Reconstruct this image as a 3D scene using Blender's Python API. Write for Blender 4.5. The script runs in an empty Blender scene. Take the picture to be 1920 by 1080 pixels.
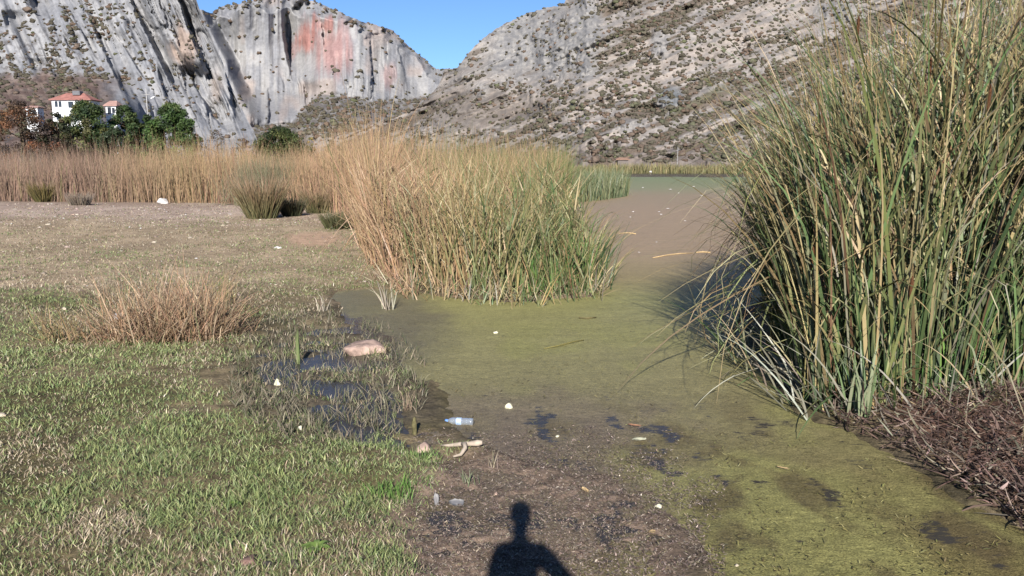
import bpy, bmesh, math, random
import numpy as np
from mathutils import Vector, Matrix

random.seed(7)
RNG = np.random.default_rng(7)
SC = bpy.context.scene
COL = SC.collection

# ------------------------------------------------------------------ camera, sky, sun, exposure
F_PX, HOR, CAM_H = 1507.0, 308.0, 2.5
PITCH = math.atan((540 - HOR) / F_PX)
SUN_EL, SUN_AZ = math.radians(26.2), math.radians(.9)   # the light travels along +Y, a touch to the right
cam_d = bpy.data.cameras.new('camera')
cam = bpy.data.objects.new('camera', cam_d); COL.objects.link(cam)
cam.location = (0, 0, CAM_H); cam.rotation_euler = (math.radians(90) - PITCH, 0, 0)
cam_d.sensor_width = 36; cam_d.lens = F_PX / 1920 * 36
cam_d.clip_start = 0.02; cam_d.clip_end = 20000
SC.camera = cam

world = bpy.data.worlds.new('World'); SC.world = world; world.use_nodes = True
wn = world.node_tree.nodes; wn.clear()
sky = wn.new('ShaderNodeTexSky'); sky.sky_type = 'NISHITA'; sky.sun_disc = False
sky.sun_elevation = SUN_EL; sky.sun_rotation = math.radians(180) + SUN_AZ
sky.altitude = 2500; sky.air_density = 1.0; sky.dust_density = 0.0; sky.ozone_density = 6.0
bg = wn.new('ShaderNodeBackground'); bg.inputs['Strength'].default_value = 0.075
wo = wn.new('ShaderNodeOutputWorld')
world.node_tree.links.new(sky.outputs[0], bg.inputs[0]); world.node_tree.links.new(bg.outputs[0], wo.inputs[0])

sun_d = bpy.data.lights.new('sun', 'SUN'); sun_d.energy = 5.0; sun_d.angle = math.radians(0.53); sun_d.color = (1.0, 0.955, 0.89)
sun = bpy.data.objects.new('sun', sun_d); COL.objects.link(sun)
sdir = Vector((math.sin(SUN_AZ) * math.cos(SUN_EL), math.cos(SUN_AZ) * math.cos(SUN_EL), -math.sin(SUN_EL)))
sun.rotation_euler = sdir.to_track_quat('-Z', 'Y').to_euler(); sun.location = (0, -20, 30)

SC.view_settings.view_transform = 'Standard'; SC.view_settings.look = 'None'
SC.view_settings.exposure = 0.92; SC.view_settings.gamma = 1.0
SC.render.engine = 'CYCLES'
SC.cycles.max_bounces = 5; SC.cycles.diffuse_bounces = 2; SC.cycles.glossy_bounces = 2
SC.cycles.transmission_bounces = 4; SC.cycles.transparent_max_bounces = 6

# ------------------------------------------------------------------ helpers: numbers
def lin(c):
    c = np.asarray(c, float) / 255.0
    return np.where(c <= 0.04045, c / 12.92, ((c + 0.055) / 1.055) ** 2.4)
def gnd(c, k=1.0): return lin(c) * k           # colour of a level surface
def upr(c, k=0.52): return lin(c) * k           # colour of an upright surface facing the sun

_T = np.random.default_rng(11).random((256, 256)) * 2 - 1
def vnoise(x, y, seed=0):
    x = np.asarray(x, float) + seed * 17.31; y = np.asarray(y, float) + seed * 7.77
    xi = np.floor(x).astype(np.int64); yi = np.floor(y).astype(np.int64)
    fx = x - xi; fy = y - yi
    fx = fx * fx * fx * (fx * (fx * 6 - 15) + 10); fy = fy * fy * fy * (fy * (fy * 6 - 15) + 10)
    a = _T[xi & 255, yi & 255]; b = _T[(xi + 1) & 255, yi & 255]
    c = _T[xi & 255, (yi + 1) & 255]; d = _T[(xi + 1) & 255, (yi + 1) & 255]
    return (a * (1 - fx) + b * fx) * (1 - fy) + (c * (1 - fx) + d * fx) * fy
def fbm(x, y, o=4, seed=0, g=0.5):
    s = 0; a = 1.0; n = 0
    for i in range(o):
        s = s + a * vnoise(x * 2 ** i, y * 2 ** i, seed + i * 3); n += a; a *= g
    return s / n
def ridged(x, y, o=4, seed=0):
    s = 0; a = 1.0; n = 0
    for i in range(o):
        s = s + a * (1 - 2 * np.abs(vnoise(x * 2 ** i, y * 2 ** i, seed + i * 5))); n += a; a *= 0.5
    return s / n
def sstep(a, b, x):
    t = np.clip((np.asarray(x, float) - a) / (b - a), 0, 1); return t * t * (3 - 2 * t)
def mix(a, b, t):
    t = np.asarray(t, float)
    a = np.asarray(a, float); b = np.asarray(b, float)
    if a.ndim == 1 and t.ndim >= 1: a = np.broadcast_to(a, t.shape + (3,))
    if t.ndim >= 1: t = t[..., None]
    return a * (1 - t) + b * t

CP, SP = math.cos(PITCH), math.sin(PITCH)
def rays(x, y):
    a = (np.asarray(x, float) - 960) / F_PX; b = (540 - np.asarray(y, float)) / F_PX
    w = CP + b * SP
    return a / w, (-SP + b * CP) / w
def grd(x, y, z=0.0):
    rx, rz = rays(x, y); Y = (z - CAM_H) / rz
    return float(rx * Y), float(Y)
def at(x, y, Y):
    rx, rz = rays(x, y); return Vector((float(rx * Y), float(Y), float(CAM_H + rz * Y)))
def proj(X, Y, Z=0.0):
    X = np.asarray(X, float); Y = np.maximum(np.asarray(Y, float), 0.3); Zr = np.asarray(Z, float) - CAM_H
    dep = Y * CP - Zr * SP; up = Y * SP + Zr * CP
    return 960 + F_PX * X / dep, 540 - F_PX * up / dep

def poly_sd(px, py, P):
    """signed distance, positive outside the polygon"""
    P = np.asarray(P, float); px = np.asarray(px, float); py = np.asarray(py, float)
    d = np.full(px.shape, 1e18); ins = np.zeros(px.shape, bool)
    n = len(P)
    for i in range(n):
        a = P[i]; b = P[(i + 1) % n]; e = b - a
        wx = px - a[0]; wy = py - a[1]
        t = np.clip((wx * e[0] + wy * e[1]) / (e @ e + 1e-12), 0, 1)
        d = np.minimum(d, (wx - t * e[0]) ** 2 + (wy - t * e[1]) ** 2)
        if abs(b[1] - a[1]) > 1e-12:
            c = ((a[1] > py) != (b[1] > py)) & (px < (b[0] - a[0]) * (py - a[1]) / (b[1] - a[1]) + a[0])
            ins ^= c
    d = np.sqrt(d)
    return np.where(ins, -d, d)

# ------------------------------------------------------------------ helpers: objects
def tag(o, label=None, cat=None, group=None, kind=None):
    if label: o['label'] = label
    if cat: o['category'] = cat
    if group: o['group'] = group
    if kind: o['kind'] = kind
    return o
def empty(name, loc, rz=0.0):
    o = bpy.data.objects.new(name, None); COL.objects.link(o); o.location = loc; o.rotation_euler = (0, 0, rz); return o
def mesh_np(name, V, Fs, col=None, smooth=False):
    me = bpy.data.meshes.new(name)
    V = np.ascontiguousarray(V, dtype=np.float32).reshape(-1, 3)
    if isinstance(Fs, np.ndarray): Fs = [Fs]
    Fs = [np.asarray(f, dtype=np.int32) for f in Fs if len(f)]
    me.vertices.add(len(V)); me.vertices.foreach_set('co', V.ravel())
    nl = sum(f.size for f in Fs); npoly = sum(len(f) for f in Fs)
    me.loops.add(nl); me.polygons.add(npoly)
    me.loops.foreach_set('vertex_index', np.concatenate([f.ravel() for f in Fs]))
    tot = np.concatenate([np.full(len(f), f.shape[1], np.int32) for f in Fs])
    st = np.concatenate([[0], np.cumsum(tot)[:-1]]).astype(np.int32)
    me.polygons.foreach_set('loop_start', st); me.polygons.foreach_set('loop_total', tot)
    if smooth: me.polygons.foreach_set('use_smooth', np.ones(npoly, bool))
    me.update(calc_edges=True)
    if col is not None:
        c = np.ones((len(V), 4), np.float32); c[:, :np.asarray(col).reshape(len(V), -1).shape[1]] = np.asarray(col).reshape(len(V), -1)
        at_ = me.color_attributes.new('Col', 'FLOAT_COLOR', 'POINT'); at_.data.foreach_set('color', c.ravel())
    return me
def obj(name, me, mat=None, parent=None, loc=None):
    o = bpy.data.objects.new(name, me); COL.objects.link(o)
    if mat and not me.materials: me.materials.append(mat)
    if parent: o.parent = parent
    if loc is not None: o.location = loc
    return o
def bm_obj(name, bm, mat, parent=None, smooth=False, loc=None):
    me = bpy.data.meshes.new(name); bm.to_mesh(me); bm.free()
    if smooth:
        for p in me.polygons: p.use_smooth = True
    return obj(name, me, mat, parent, loc)
def box(bm, x0, x1, y0, y1, z0, z1, bev=0.0):
    r = bmesh.ops.create_cube(bm, size=1.0)
    for v in r['verts']:
        v.co = Vector((x0 + (v.co.x + .5) * (x1 - x0), y0 + (v.co.y + .5) * (y1 - y0), z0 + (v.co.z + .5) * (z1 - z0)))
    if bev:
        es = list({e for v in r['verts'] for e in v.link_edges})
        bmesh.ops.bevel(bm, geom=es, offset=bev, segments=1, affect='EDGES')
def tube_np(pts, rad, n=7):
    pts = np.asarray(pts, float); rad = np.broadcast_to(np.asarray(rad, float), (len(pts),))
    d = np.gradient(pts, axis=0); d /= np.linalg.norm(d, axis=1)[:, None] + 1e-9
    ref = np.array([0, 0, 1.0]) if abs(d[0][2]) < .8 else np.array([1.0, 0, 0])
    V = []
    for p, t, r in zip(pts, d, rad):
        u = np.cross(t, ref); u /= np.linalg.norm(u) + 1e-9; w = np.cross(u, t)
        for k in range(n):
            a = 2 * math.pi * k / n; V.append(p + r * (u * math.cos(a) + w * math.sin(a)))
    Fq = []
    for i in range(len(pts) - 1):
        for k in range(n): Fq.append((i * n + k, i * n + (k + 1) % n, (i + 1) * n + (k + 1) % n, (i + 1) * n + k))
    V = np.array(V); c0 = len(V); V = np.vstack([V, pts[0], pts[-1]])
    Ft = [(c0, (k + 1) % n, k) for k in range(n)] + [(c0 + 1, (len(pts) - 1) * n + k, (len(pts) - 1) * n + (k + 1) % n) for k in range(n)]
    return V, np.array(Fq), np.array(Ft)

# ------------------------------------------------------------------ materials
def mat_base(name):
    m = bpy.data.materials.new(name); m.use_nodes = True
    nt = m.node_tree; b = nt.nodes['Principled BSDF']; return m, nt, b
def N(nt, t, **k):
    n = nt.nodes.new(t)
    for a, v in k.items(): setattr(n, a, v)
    return n
def vc_mat(name, rough=0.8, spec=0.25, noise=(), bump=(), translucent=0.0):
    """vertex colour x noise layers (scale, low, high), with bump layers (scale, strength, distance)"""
    m, nt, b = mat_base(name); L = nt.links.new
    at_ = N(nt, 'ShaderNodeAttribute', attribute_name='Col')
    out = at_.outputs['Color']
    tc = N(nt, 'ShaderNodeTexCoord')
    for (s, lo, hi) in noise:
        nz = N(nt, 'ShaderNodeTexNoise'); nz.inputs['Scale'].default_value = s; nz.inputs['Detail'].default_value = 6; nz.inputs['Roughness'].default_value = .65
        L(tc.outputs['Object'], nz.inputs['Vector'])
        mr = N(nt, 'ShaderNodeMapRange'); mr.inputs[1].default_value = .3; mr.inputs[2].default_value = .7; mr.inputs[3].default_value = lo; mr.inputs[4].default_value = hi
        L(nz.outputs['Fac'], mr.inputs[0])
        mx = N(nt, 'ShaderNodeMix', data_type='RGBA', blend_type='MULTIPLY'); mx.inputs[0].default_value = 1
        L(out, mx.inputs[6]); L(mr.outputs[0], mx.inputs[7]); out = mx.outputs[2]
    L(out, b.inputs['Base Color'])
    b.inputs['Roughness'].default_value = rough; b.inputs['Specular IOR Level'].default_value = spec
    prev = None
    for (s, st, dist) in bump:
        nz = N(nt, 'ShaderNodeTexNoise'); nz.inputs['Scale'].default_value = s; nz.inputs['Detail'].default_value = 8; nz.inputs['Roughness'].default_value = .65
        L(tc.outputs['Object'], nz.inputs['Vector'])
        bp = N(nt, 'ShaderNodeBump'); bp.inputs['Strength'].default_value = st; bp.inputs['Distance'].default_value = dist
        L(nz.outputs['Fac'], bp.inputs['Height'])
        if prev: L(prev, bp.inputs['Normal'])
        prev = bp.outputs[0]
    if prev: L(prev, b.inputs['Normal'])
    if translucent:
        tr = N(nt, 'ShaderNodeBsdfTranslucent'); L(out, tr.inputs[0])
        ms = N(nt, 'ShaderNodeMixShader'); ms.inputs[0].default_value = translucent
        L(b.outputs[0], ms.inputs[1]); L(tr.outputs[0], ms.inputs[2]); L(ms.outputs[0], nt.nodes['Material Output'].inputs[0])
    return m
def flat_mat(name, rgb, rough=.7, spec=.3, nscale=12, lo=.8, hi=1.15, bump=0.0, bdist=.01):
    m, nt, b = mat_base(name); L = nt.links.new
    tc = N(nt, 'ShaderNodeTexCoord'); nz = N(nt, 'ShaderNodeTexNoise'); nz.inputs['Scale'].default_value = nscale; nz.inputs['Detail'].default_value = 6
    L(tc.outputs['Object'], nz.inputs['Vector'])
    mr = N(nt, 'ShaderNodeMapRange'); mr.inputs[1].default_value = .3; mr.inputs[2].default_value = .7; mr.inputs[3].default_value = lo; mr.inputs[4].default_value = hi
    L(nz.outputs['Fac'], mr.inputs[0])
    mx = N(nt, 'ShaderNodeMix', data_type='RGBA', blend_type='MULTIPLY'); mx.inputs[0].default_value = 1
    mx.inputs[6].default_value = (*[float(c) for c in rgb], 1); L(mr.outputs[0], mx.inputs[7]); L(mx.outputs[2], b.inputs['Base Color'])
    b.inputs['Roughness'].default_value = rough; b.inputs['Specular IOR Level'].default_value = spec
    if bump:
        bp = N(nt, 'ShaderNodeBump'); bp.inputs['Strength'].default_value = bump; bp.inputs['Distance'].default_value = bdist
        L(nz.outputs['Fac'], bp.inputs['Height']); L(bp.outputs[0], b.inputs['Normal'])
    return m

M_rock = vc_mat('limestone', .9, .1, noise=((.035, .9, 1.1), (.25, .82, 1.16)), bump=((.12, .5, 1.6), (.6, .5, .6)))
M_slope = vc_mat('scrub_slope', .95, .05, noise=((.06, .88, 1.1), (.5, .8, 1.16)), bump=((.2, .5, 1.2), (.9, .5, .4)))
M_ground = vc_mat('soil', .9, .15, noise=((.9, .85, 1.12), (4.0, .72, 1.22), (30, .6, 1.35)), bump=((5, .5, .06), (14, .6, .03), (70, .5, .01)))
M_blade = vc_mat('blades', .5, .35, noise=(), translucent=.1)
M_leafy = vc_mat('leafy', .6, .25, translucent=.15)
M_dry = vc_mat('dry_blades', .75, .15, translucent=.12)
M_shrub = vc_mat('hill_shrub', .9, .05, noise=((1.2, .6, 1.35),), bump=((2.5, 1.0, .6),))
M_bark = flat_mat('bark', (.09, .065, .045), .9, .1, 6, .6, 1.3, .8, .03)

# pond: weed cover (alpha of Col) over dark open water
def pond_mat():
    m, nt, b = mat_base('pond_surface'); L = nt.links.new
    at_ = N(nt, 'ShaderNodeAttribute', attribute_name='Col'); tc = N(nt, 'ShaderNodeTexCoord')
    def noise(s, d=6, r=.65, vec=None):
        n = N(nt, 'ShaderNodeTexNoise'); n.inputs['Scale'].default_value = s; n.inputs['Detail'].default_value = d; n.inputs['Roughness'].default_value = r
        L(vec or tc.outputs['Object'], n.inputs['Vector']); return n
    def rng(src, a, b_, lo, hi):
        r = N(nt, 'ShaderNodeMapRange'); r.inputs[1].default_value = a; r.inputs[2].default_value = b_; r.inputs[3].default_value = lo; r.inputs[4].default_value = hi; L(src, r.inputs[0]); return r.outputs[0]
    def mul(c, f):
        x = N(nt, 'ShaderNodeMix', data_type='RGBA', blend_type='MULTIPLY'); x.inputs[0].default_value = 1; L(c, x.inputs[6]); L(f, x.inputs[7]); return x.outputs[2]
    mp = N(nt, 'ShaderNodeMapping'); mp.inputs['Scale'].default_value = (.6, 1.9, 1); L(tc.outputs['Object'], mp.inputs[0])
    c = mul(at_.outputs['Color'], rng(noise(1.6, vec=mp.outputs[0]).outputs['Fac'], .3, .7, .86, 1.12))
    fine = noise(75, 3, .7).outputs['Fac']
    c = mul(c, rng(fine, .32, .68, .5, 1.45))
    mid = noise(13, 5, .7, vec=mp.outputs[0]).outputs['Fac']
    c = mul(c, rng(mid, .3, .7, .72, 1.22))
    c = mul(c, rng(noise(30, 4, .7, vec=mp.outputs[0]).outputs['Fac'], .54, .66, 1.0, .5))
    c = mul(c, rng(noise(48, 2, .5).outputs['Fac'], .62, .7, 1.0, 1.5))
    # cover + noise -> open water holes
    ad = N(nt, 'ShaderNodeMath', operation='ADD'); L(at_.outputs['Alpha'], ad.inputs[0]); L(rng(noise(9, 6, .75, vec=mp.outputs[0]).outputs['Fac'], .3, .7, -.35, .35), ad.inputs[1])
    cov = rng(ad.outputs[0], .42, .58, 0, 1)
    mx = N(nt, 'ShaderNodeMix', data_type='RGBA'); L(cov, mx.inputs[0]); mx.inputs[6].default_value = (.040, .036, .034, 1); L(c, mx.inputs[7])
    L(mx.outputs[2], b.inputs['Base Color'])
    L(rng(cov, 0, 1, .24, .5), b.inputs['Roughness']); L(rng(cov, 0, 1, .12, .25), b.inputs['Specular IOR Level'])
    bp = N(nt, 'ShaderNodeBump'); bp.inputs['Distance'].default_value = .012; L(rng(cov, 0, 1, .06, .7), bp.inputs['Strength']); L(fine, bp.inputs['Height']); L(bp.outputs[0], b.inputs['Normal'])
    return m
M_pond = pond_mat()

# ------------------------------------------------------------------ the pond's outline and the lie of the land
PX_POND = [(1420, 1330), (1330, 1130), (1300, 1010), (1190, 915), (1010, 870), (905, 835), (830, 800), (795, 745), (765, 700), (735, 672), (655, 610), (622, 560), (632, 546),
           (745, 541), (835, 556), (960, 566), (1108, 556)]
W_POND = [grd(*p) for p in PX_POND]
RIGHT_EDGE = [grd(*p) for p in [(1095, 500), (1080, 455), (1066, 410), (1058, 380), (1052, 362)]]
W_POND = W_POND + RIGHT_EDGE + [(2.0, 95.0), (-4.0, 130.0), (-20, 190), (-12, 222), (40, 228), (120, 226), (220, 215), (220, 60), (60, 25), (12, 17.5),
          (5.6, 16.6), (3.95, 13.6), (3.2, 10.4), (2.85, 7.9)] + [grd(*p) for p in [(1600, 815), (1700, 870), (1800, 935), (1900, 985), (2050, 1080), (2200, 1330)]]
W_POND = np.array(W_POND)
def ell(px, py, cx, cy, rx, ry): return np.sqrt(((px - cx) / rx) ** 2 + ((py - cy) / ry) ** 2)

def ground_z(X, Y, fine=True):
    X = np.asarray(X, float); Y = np.asarray(Y, float)
    sd = poly_sd(X, Y, W_POND) + .16 * fbm(X * 2.2, Y * 2.2, 4, 77)
    px, py = proj(X, Y)
    n1 = fbm(X * 1.3, Y * 1.3, 4, 1); n2 = fbm(X * 7, Y * 7, 3, 5)
    land = .02 + .10 * (1 - np.exp(-np.maximum(sd, 0) / 1.2)) + (.035 * n1 + .012 * n2) * sstep(0, .5, sd)
    wat = -.22 * (1 - np.exp(-np.maximum(-sd, 0) / .7))
    z = np.where(sd > 0, land, wat)
    front = (Y > 3.4) & (Y < 30)
    mud = np.where(front, 1 - sstep(.6, 1.2, np.minimum(ell(px, py, 1010, 1010, 330, 190), ell(px, py, 790, 770, 90, 100)) + .4 * n1), 0)
    n3 = fbm(X * 9, Y * 9, 4, 9)
    z = z * (1 - mud) + mud * (.000 + .030 * n3 + .03 * n1)
    marsh = np.where(front, 1 - sstep(.7, 1.15, np.minimum(ell(px, py, 585, 690, 160, 92), ell(px, py, 690, 785, 95, 70)) + .5 * n1), 0)
    z = z * (1 - marsh) + marsh * (.001 + .07 * fbm(X * 1.9, Y * 1.9, 3, 21) + .02 * n3)
    z = z + .13 * np.exp(-((X - 4.9) ** 2 / 1.2 + (Y - 7.0) ** 2 / .8))       # mound of dead reeds at the right
    z = z + .10 * sstep(1.0, 5, sd) * sstep(-2, -9, X) * sstep(8, 30, Y)
    z = z + sstep(3.5, 1.7, Y + .12 * n1) * 1.12                               # the bank the photographer stands on
    z = z + sstep(75, 190, Y) * sstep(-20, -70, X + .25 * (Y - 75)) * 4.0      # the land rises to the houses
    return z

# ------------------------------------------------------------------ ground sheet
def polar_grid(rs, th):
    R, T = np.meshgrid(rs, th, indexing='ij')
    X = R * np.sin(T); Y = R * np.cos(T)
    a, b = R.shape
    idx = np.arange(a * b).reshape(a, b)
    return X, Y, idx
def quads(idx, wrap=False):
    if wrap: idx = np.concatenate([idx, idx[:, :1]], axis=1)
    return np.stack([idx[:-1, :-1], idx[1:, :-1], idx[1:, 1:], idx[:-1, 1:]], -1).reshape(-1, 4)

def land_col(X, Y):
    px, py = proj(X, Y)
    n = fbm(X * .9, Y * .9, 4, 31); n2 = fbm(X * .25, Y * .25, 3, 41)
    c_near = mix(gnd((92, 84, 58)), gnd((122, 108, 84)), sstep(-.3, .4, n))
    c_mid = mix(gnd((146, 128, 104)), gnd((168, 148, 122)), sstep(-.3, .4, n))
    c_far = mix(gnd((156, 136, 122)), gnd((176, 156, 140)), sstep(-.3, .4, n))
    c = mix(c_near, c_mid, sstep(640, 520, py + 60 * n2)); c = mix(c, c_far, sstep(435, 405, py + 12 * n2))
    c = mix(c, gnd((176, 146, 122)), .8 * (1 - sstep(.6, 1.1, ell(px, py, 590, 458, 60, 16) + .3 * n)))
    c = mix(c, gnd((126, 108, 96)), .85 * (1 - sstep(.8, 1.1, ell(px, py, 1010, 1010, 330, 180))) * (Y > 3.4))
    dk = fbm(X * 6, Y * 6, 4, 55)
    c = c * (1 - .35 * sstep(.05, .4, dk) * (py > 560))[..., None]
    c = mix(c, gnd((86, 78, 68)), .7 * (1 - sstep(.6, 1.2, ell(px, py, 620, 720, 190, 130) + .4 * n)) * (Y > 3.4))
    sd = poly_sd(X, Y, W_POND)
    c = mix(c, gnd((72, 64, 54)), .5 * sstep(.25, 0, np.abs(sd)) * (py > 500))
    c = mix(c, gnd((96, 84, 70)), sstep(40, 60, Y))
    c = mix(c, gnd((110, 84, 72)), sstep(.1, .5, X - 3.4) * (Y < 20) * (Y > 2))
    return c
th = np.concatenate([np.linspace(-math.pi, -.75, 30)[:-1], np.linspace(-.75, .75, 430), np.linspace(.75, math.pi, 30)[1:-1]])
rs = np.concatenate([[.01, .5, 1], np.linspace(1.3, 3.6, 18)[:-1], 3.6 * np.exp(np.linspace(0, math.log(16 / 3.6), 330))[:-1], 16 * np.exp(np.linspace(0, math.log(6000 / 16), 170))])
GX, GY, gi = polar_grid(rs, th)
GZ = ground_z(GX, GY)
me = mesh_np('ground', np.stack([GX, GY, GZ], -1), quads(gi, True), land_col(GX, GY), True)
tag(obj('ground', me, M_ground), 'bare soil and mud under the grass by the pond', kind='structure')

# ------------------------------------------------------------------ pond sheet
def pond_col(X, Y):
    px, py = proj(X, Y)
    n = fbm(X * .7, Y * .5, 4, 61); n2 = fbm(X * 2.6, Y * 1.4, 4, 71); st = fbm(X * .15, Y * .05, 3, 81)
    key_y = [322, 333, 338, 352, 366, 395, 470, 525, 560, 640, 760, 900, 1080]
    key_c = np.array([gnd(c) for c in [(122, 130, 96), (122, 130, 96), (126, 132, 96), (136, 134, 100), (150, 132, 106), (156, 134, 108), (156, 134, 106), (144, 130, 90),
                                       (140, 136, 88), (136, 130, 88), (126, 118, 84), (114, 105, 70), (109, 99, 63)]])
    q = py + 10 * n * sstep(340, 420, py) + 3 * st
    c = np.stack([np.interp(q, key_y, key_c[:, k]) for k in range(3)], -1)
    c = mix(c, gnd((104, 98, 80)), .85 * (1 - sstep(.55, 1.2, ell(px, py, 690, 610, 170, 90) + .25 * n2)))
    c = mix(c, gnd((120, 109, 86)), .9 * (1 - sstep(.6, 1.2, ell(px, py, 960, 800, 300, 80) + .3 * n2)))
    c = mix(c, gnd((108, 95, 81)), .9 * (1 - sstep(.4, 1.35, ell(px, py, 1010, 960, 320, 170) + .6 * n2)))
    c = mix(c, gnd((136, 133, 82)), .7 * sstep(.1, .5, n) * sstep(560, 640, py))
    c = mix(c, gnd((88, 76, 54)), .75 * sstep(.05, .5, n2) * sstep(700, 860, py))
    cov = np.full(px.shape, 1.0)
    cov -= .30 * sstep(700, 900, py) * sstep(-.1, .5, n2)
    cov -= .22 * (1 - sstep(.5, 1.2, ell(px, py, 1010, 940, 350, 200)))
    cov -= .40 * (1 - sstep(.6, 1.15, ell(px, py, 690, 600, 150, 60))) * sstep(-.3, .3, n2)
    cov -= .95 * (1 - sstep(.9, 1.15, np.minimum(ell(px, py, 585, 690, 165, 98), ell(px, py, 690, 785, 95, 70))))
    cov -= .5 * (1 - sstep(.5, 1.1, ell(px, py, 1235, 803, 50, 12) + .5 * n2))
    cov -= .6 * (1 - sstep(.7, 1.1, ell(px, py, 710, 825, 60, 30)))
    cov -= .42 * sstep(.12, .5, fbm(X * 4.2, Y * 2.6, 4, 99)) * sstep(620, 800, py)
    far = sstep(333, 331, py + 1.2 * st) * sstep(1060, 1180, px)
    cov -= far
    return np.concatenate([c, np.clip(cov, 0, 1)[..., None]], -1)
th = np.linspace(-.72, .80, 420); rs = np.concatenate([3.7 * np.exp(np.linspace(0, math.log(18 / 3.7), 260))[:-1], 18 * np.exp(np.linspace(0, math.log(300 / 18), 130))])
WX, WY, wi = polar_grid(rs, th)
amp = sstep(26, 14, WY)
WZ = amp * (.006 * fbm(WX * 10, WY * 8, 4, 91) + .004 * fbm(WX * 30, WY * 24, 2, 95)) - .004
keep = poly_sd(WX, WY, W_POND) < 3.0
q = quads(wi); kf = keep.ravel()[q].any(1)
q = q[kf]
me = mesh_np('pond', np.stack([WX, WY, WZ], -1), q, pond_col(WX, WY), True)
tag(obj('pond', me, M_pond), 'still pond covered in olive green weed and brown scum', kind='structure')

# ------------------------------------------------------------------ mountains
def mountain(name, xs, sky_pts, base_y, depth, colour, mat, rows, jag, label):
    sx = np.array([p[0] for p in sky_pts]); sy = np.array([p[1] for p in sky_pts])
    ysky = np.interp(xs, sx, sy) + jag * (fbm(xs / 16, xs * 0, 4, 3) + .5 * fbm(xs / 4, xs * 0 + 5, 2, 8))
    by = np.interp(xs, [p[0] for p in base_y], [p[1] for p in base_y])
    n1 = int(rows * .86); mid = np.maximum(ysky, -25)
    v1 = np.linspace(0, 1, n1); v2 = np.linspace(0, 1, rows - n1 + 1)[1:]
    yy = np.concatenate([by[:, None] + (mid - by)[:, None] * v1, mid[:, None] + (ysky - .3 - mid)[:, None] * v2], 1)
    xx = np.broadcast_to(xs[:, None], yy.shape)
    Yd = depth(xx, yy)
    rx, rz = rays(xx, yy)
    P = np.stack([Yd * rx, Yd, CAM_H + Yd * rz], -1)
    C = np.minimum(colour(xx, yy) * .98, .62)
    lo = P[:, :1].copy(); lo[..., 2] = -3; lo[..., 1] -= 8
    lo[..., 0] = rx[:, :1] * lo[..., 1]
    rl = rx[:, -1:]
    def behind(dY, f):
        b = P[:, -1:].copy(); b[..., 1] += dY; b[..., 0] = (rl * .985 + P[:, -1:, 0] / P[:, -1:, 1] * .015 - .0 ) * b[..., 1]; b[..., 2] = f; return b
    zt = P[:, -1:, 2]
    b1 = behind(20, zt - 3); b2 = behind(260, zt * .55); b3 = behind(600, -3)
    PA = np.concatenate([lo, P, b1, b2, b3], 1); CA = np.concatenate([C[:, :1], C, C[:, -1:], C[:, -1:], C[:, -1:]], 1)
    idx = np.arange(PA.shape[0] * PA.shape[1]).reshape(PA.shape[:2])
    qq = np.stack([idx[:-1, :-1], idx[1:, :-1], idx[1:, 1:], idx[:-1, 1:]], -1).reshape(-1, 4)
    me = mesh_np(name, PA, qq, CA, True)
    tag(obj(name, me, mat), label, kind='structure')
    return xx, yy, P
def slit(x, y, pts, w0, w1, dep, decay=70, seed=0, jit=2.6):
    """a face that steps back to the right of a line: turned from the sun, so it lies dark"""
    py_ = np.array([p[1] for p in pts], float); px_ = np.array([p[0] for p in pts], float)
    xl = np.interp(y, py_, px_) + jit * fbm(y / 9, y * 0 + seed, 3, seed)
    t = np.clip((y - py_[0]) / (py_[-1] - py_[0]), 0, 1)
    w = (w0 + (w1 - w0) * t) * (1 + .12 * jit * vnoise(y / 11, y * 0 + seed * 3, seed + 2))
    Ls = py_[-1] - py_[0]
    e = sstep(py_[0] - 4, py_[0] + .5 * Ls, y) ** .8 * sstep(py_[-1] + 5, py_[-1] - .25 * Ls, y)
    s = (x - xl) / np.maximum(w, 1.5)
    up = sstep(0, 1, s); dn = np.exp(-np.maximum(s - 1, 0) * w / decay)
    return dep * e * up * dn

# --- left massif of leaning slabs
SL_A = [([(226, -50), (250, 20), (280, 80), (305, 130), (328, 188)], 4, 15, 34), ([(318, -50), (345, 40), (376, 120), (392, 165)], 2, 13, 26), ([(325, 90), (365, 165), (403, 222)], 2, 6, 14),
        ([(150, -10), (200, 115), (227, 172), (265, 208)], 6, 7, 17), ([(205, 48), (240, 105), (275, 156)], 3, 5, 11), ([(20, -90), (44, 0), (62, 34)], 8, 20, 60),
        ([(113, 62), (122, 82), (135, 100)], 5, 7, 14), ([(50, 110), (63, 130)], 6, 6, 16), ([(333, 125), (350, 178)], 4, 5, 11), ([(376, 15), (400, 75), (420, 128), (440, 240)], 5, 8, 18),
        ([(130, 20), (160, 75), (185, 120)], 3, 4, 8), ([(290, 120), (300, 155), (312, 186)], 4, 6, 12), ([(0, 20), (10, 50)], 4, 8, 14), ([(90, 120), (104, 150)], 4, 4, 9),
        ([(215, 130), (226, 160), (240, 190)], 5, 6, 12), ([(300, 0), (322, 50), (340, 100)], 3, 4, 7), ([(240, 160), (262, 205), (272, 232)], 5, 6, 12), ([(370, 170), (392, 215), (420, 245)], 5, 7, 13)]
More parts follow.
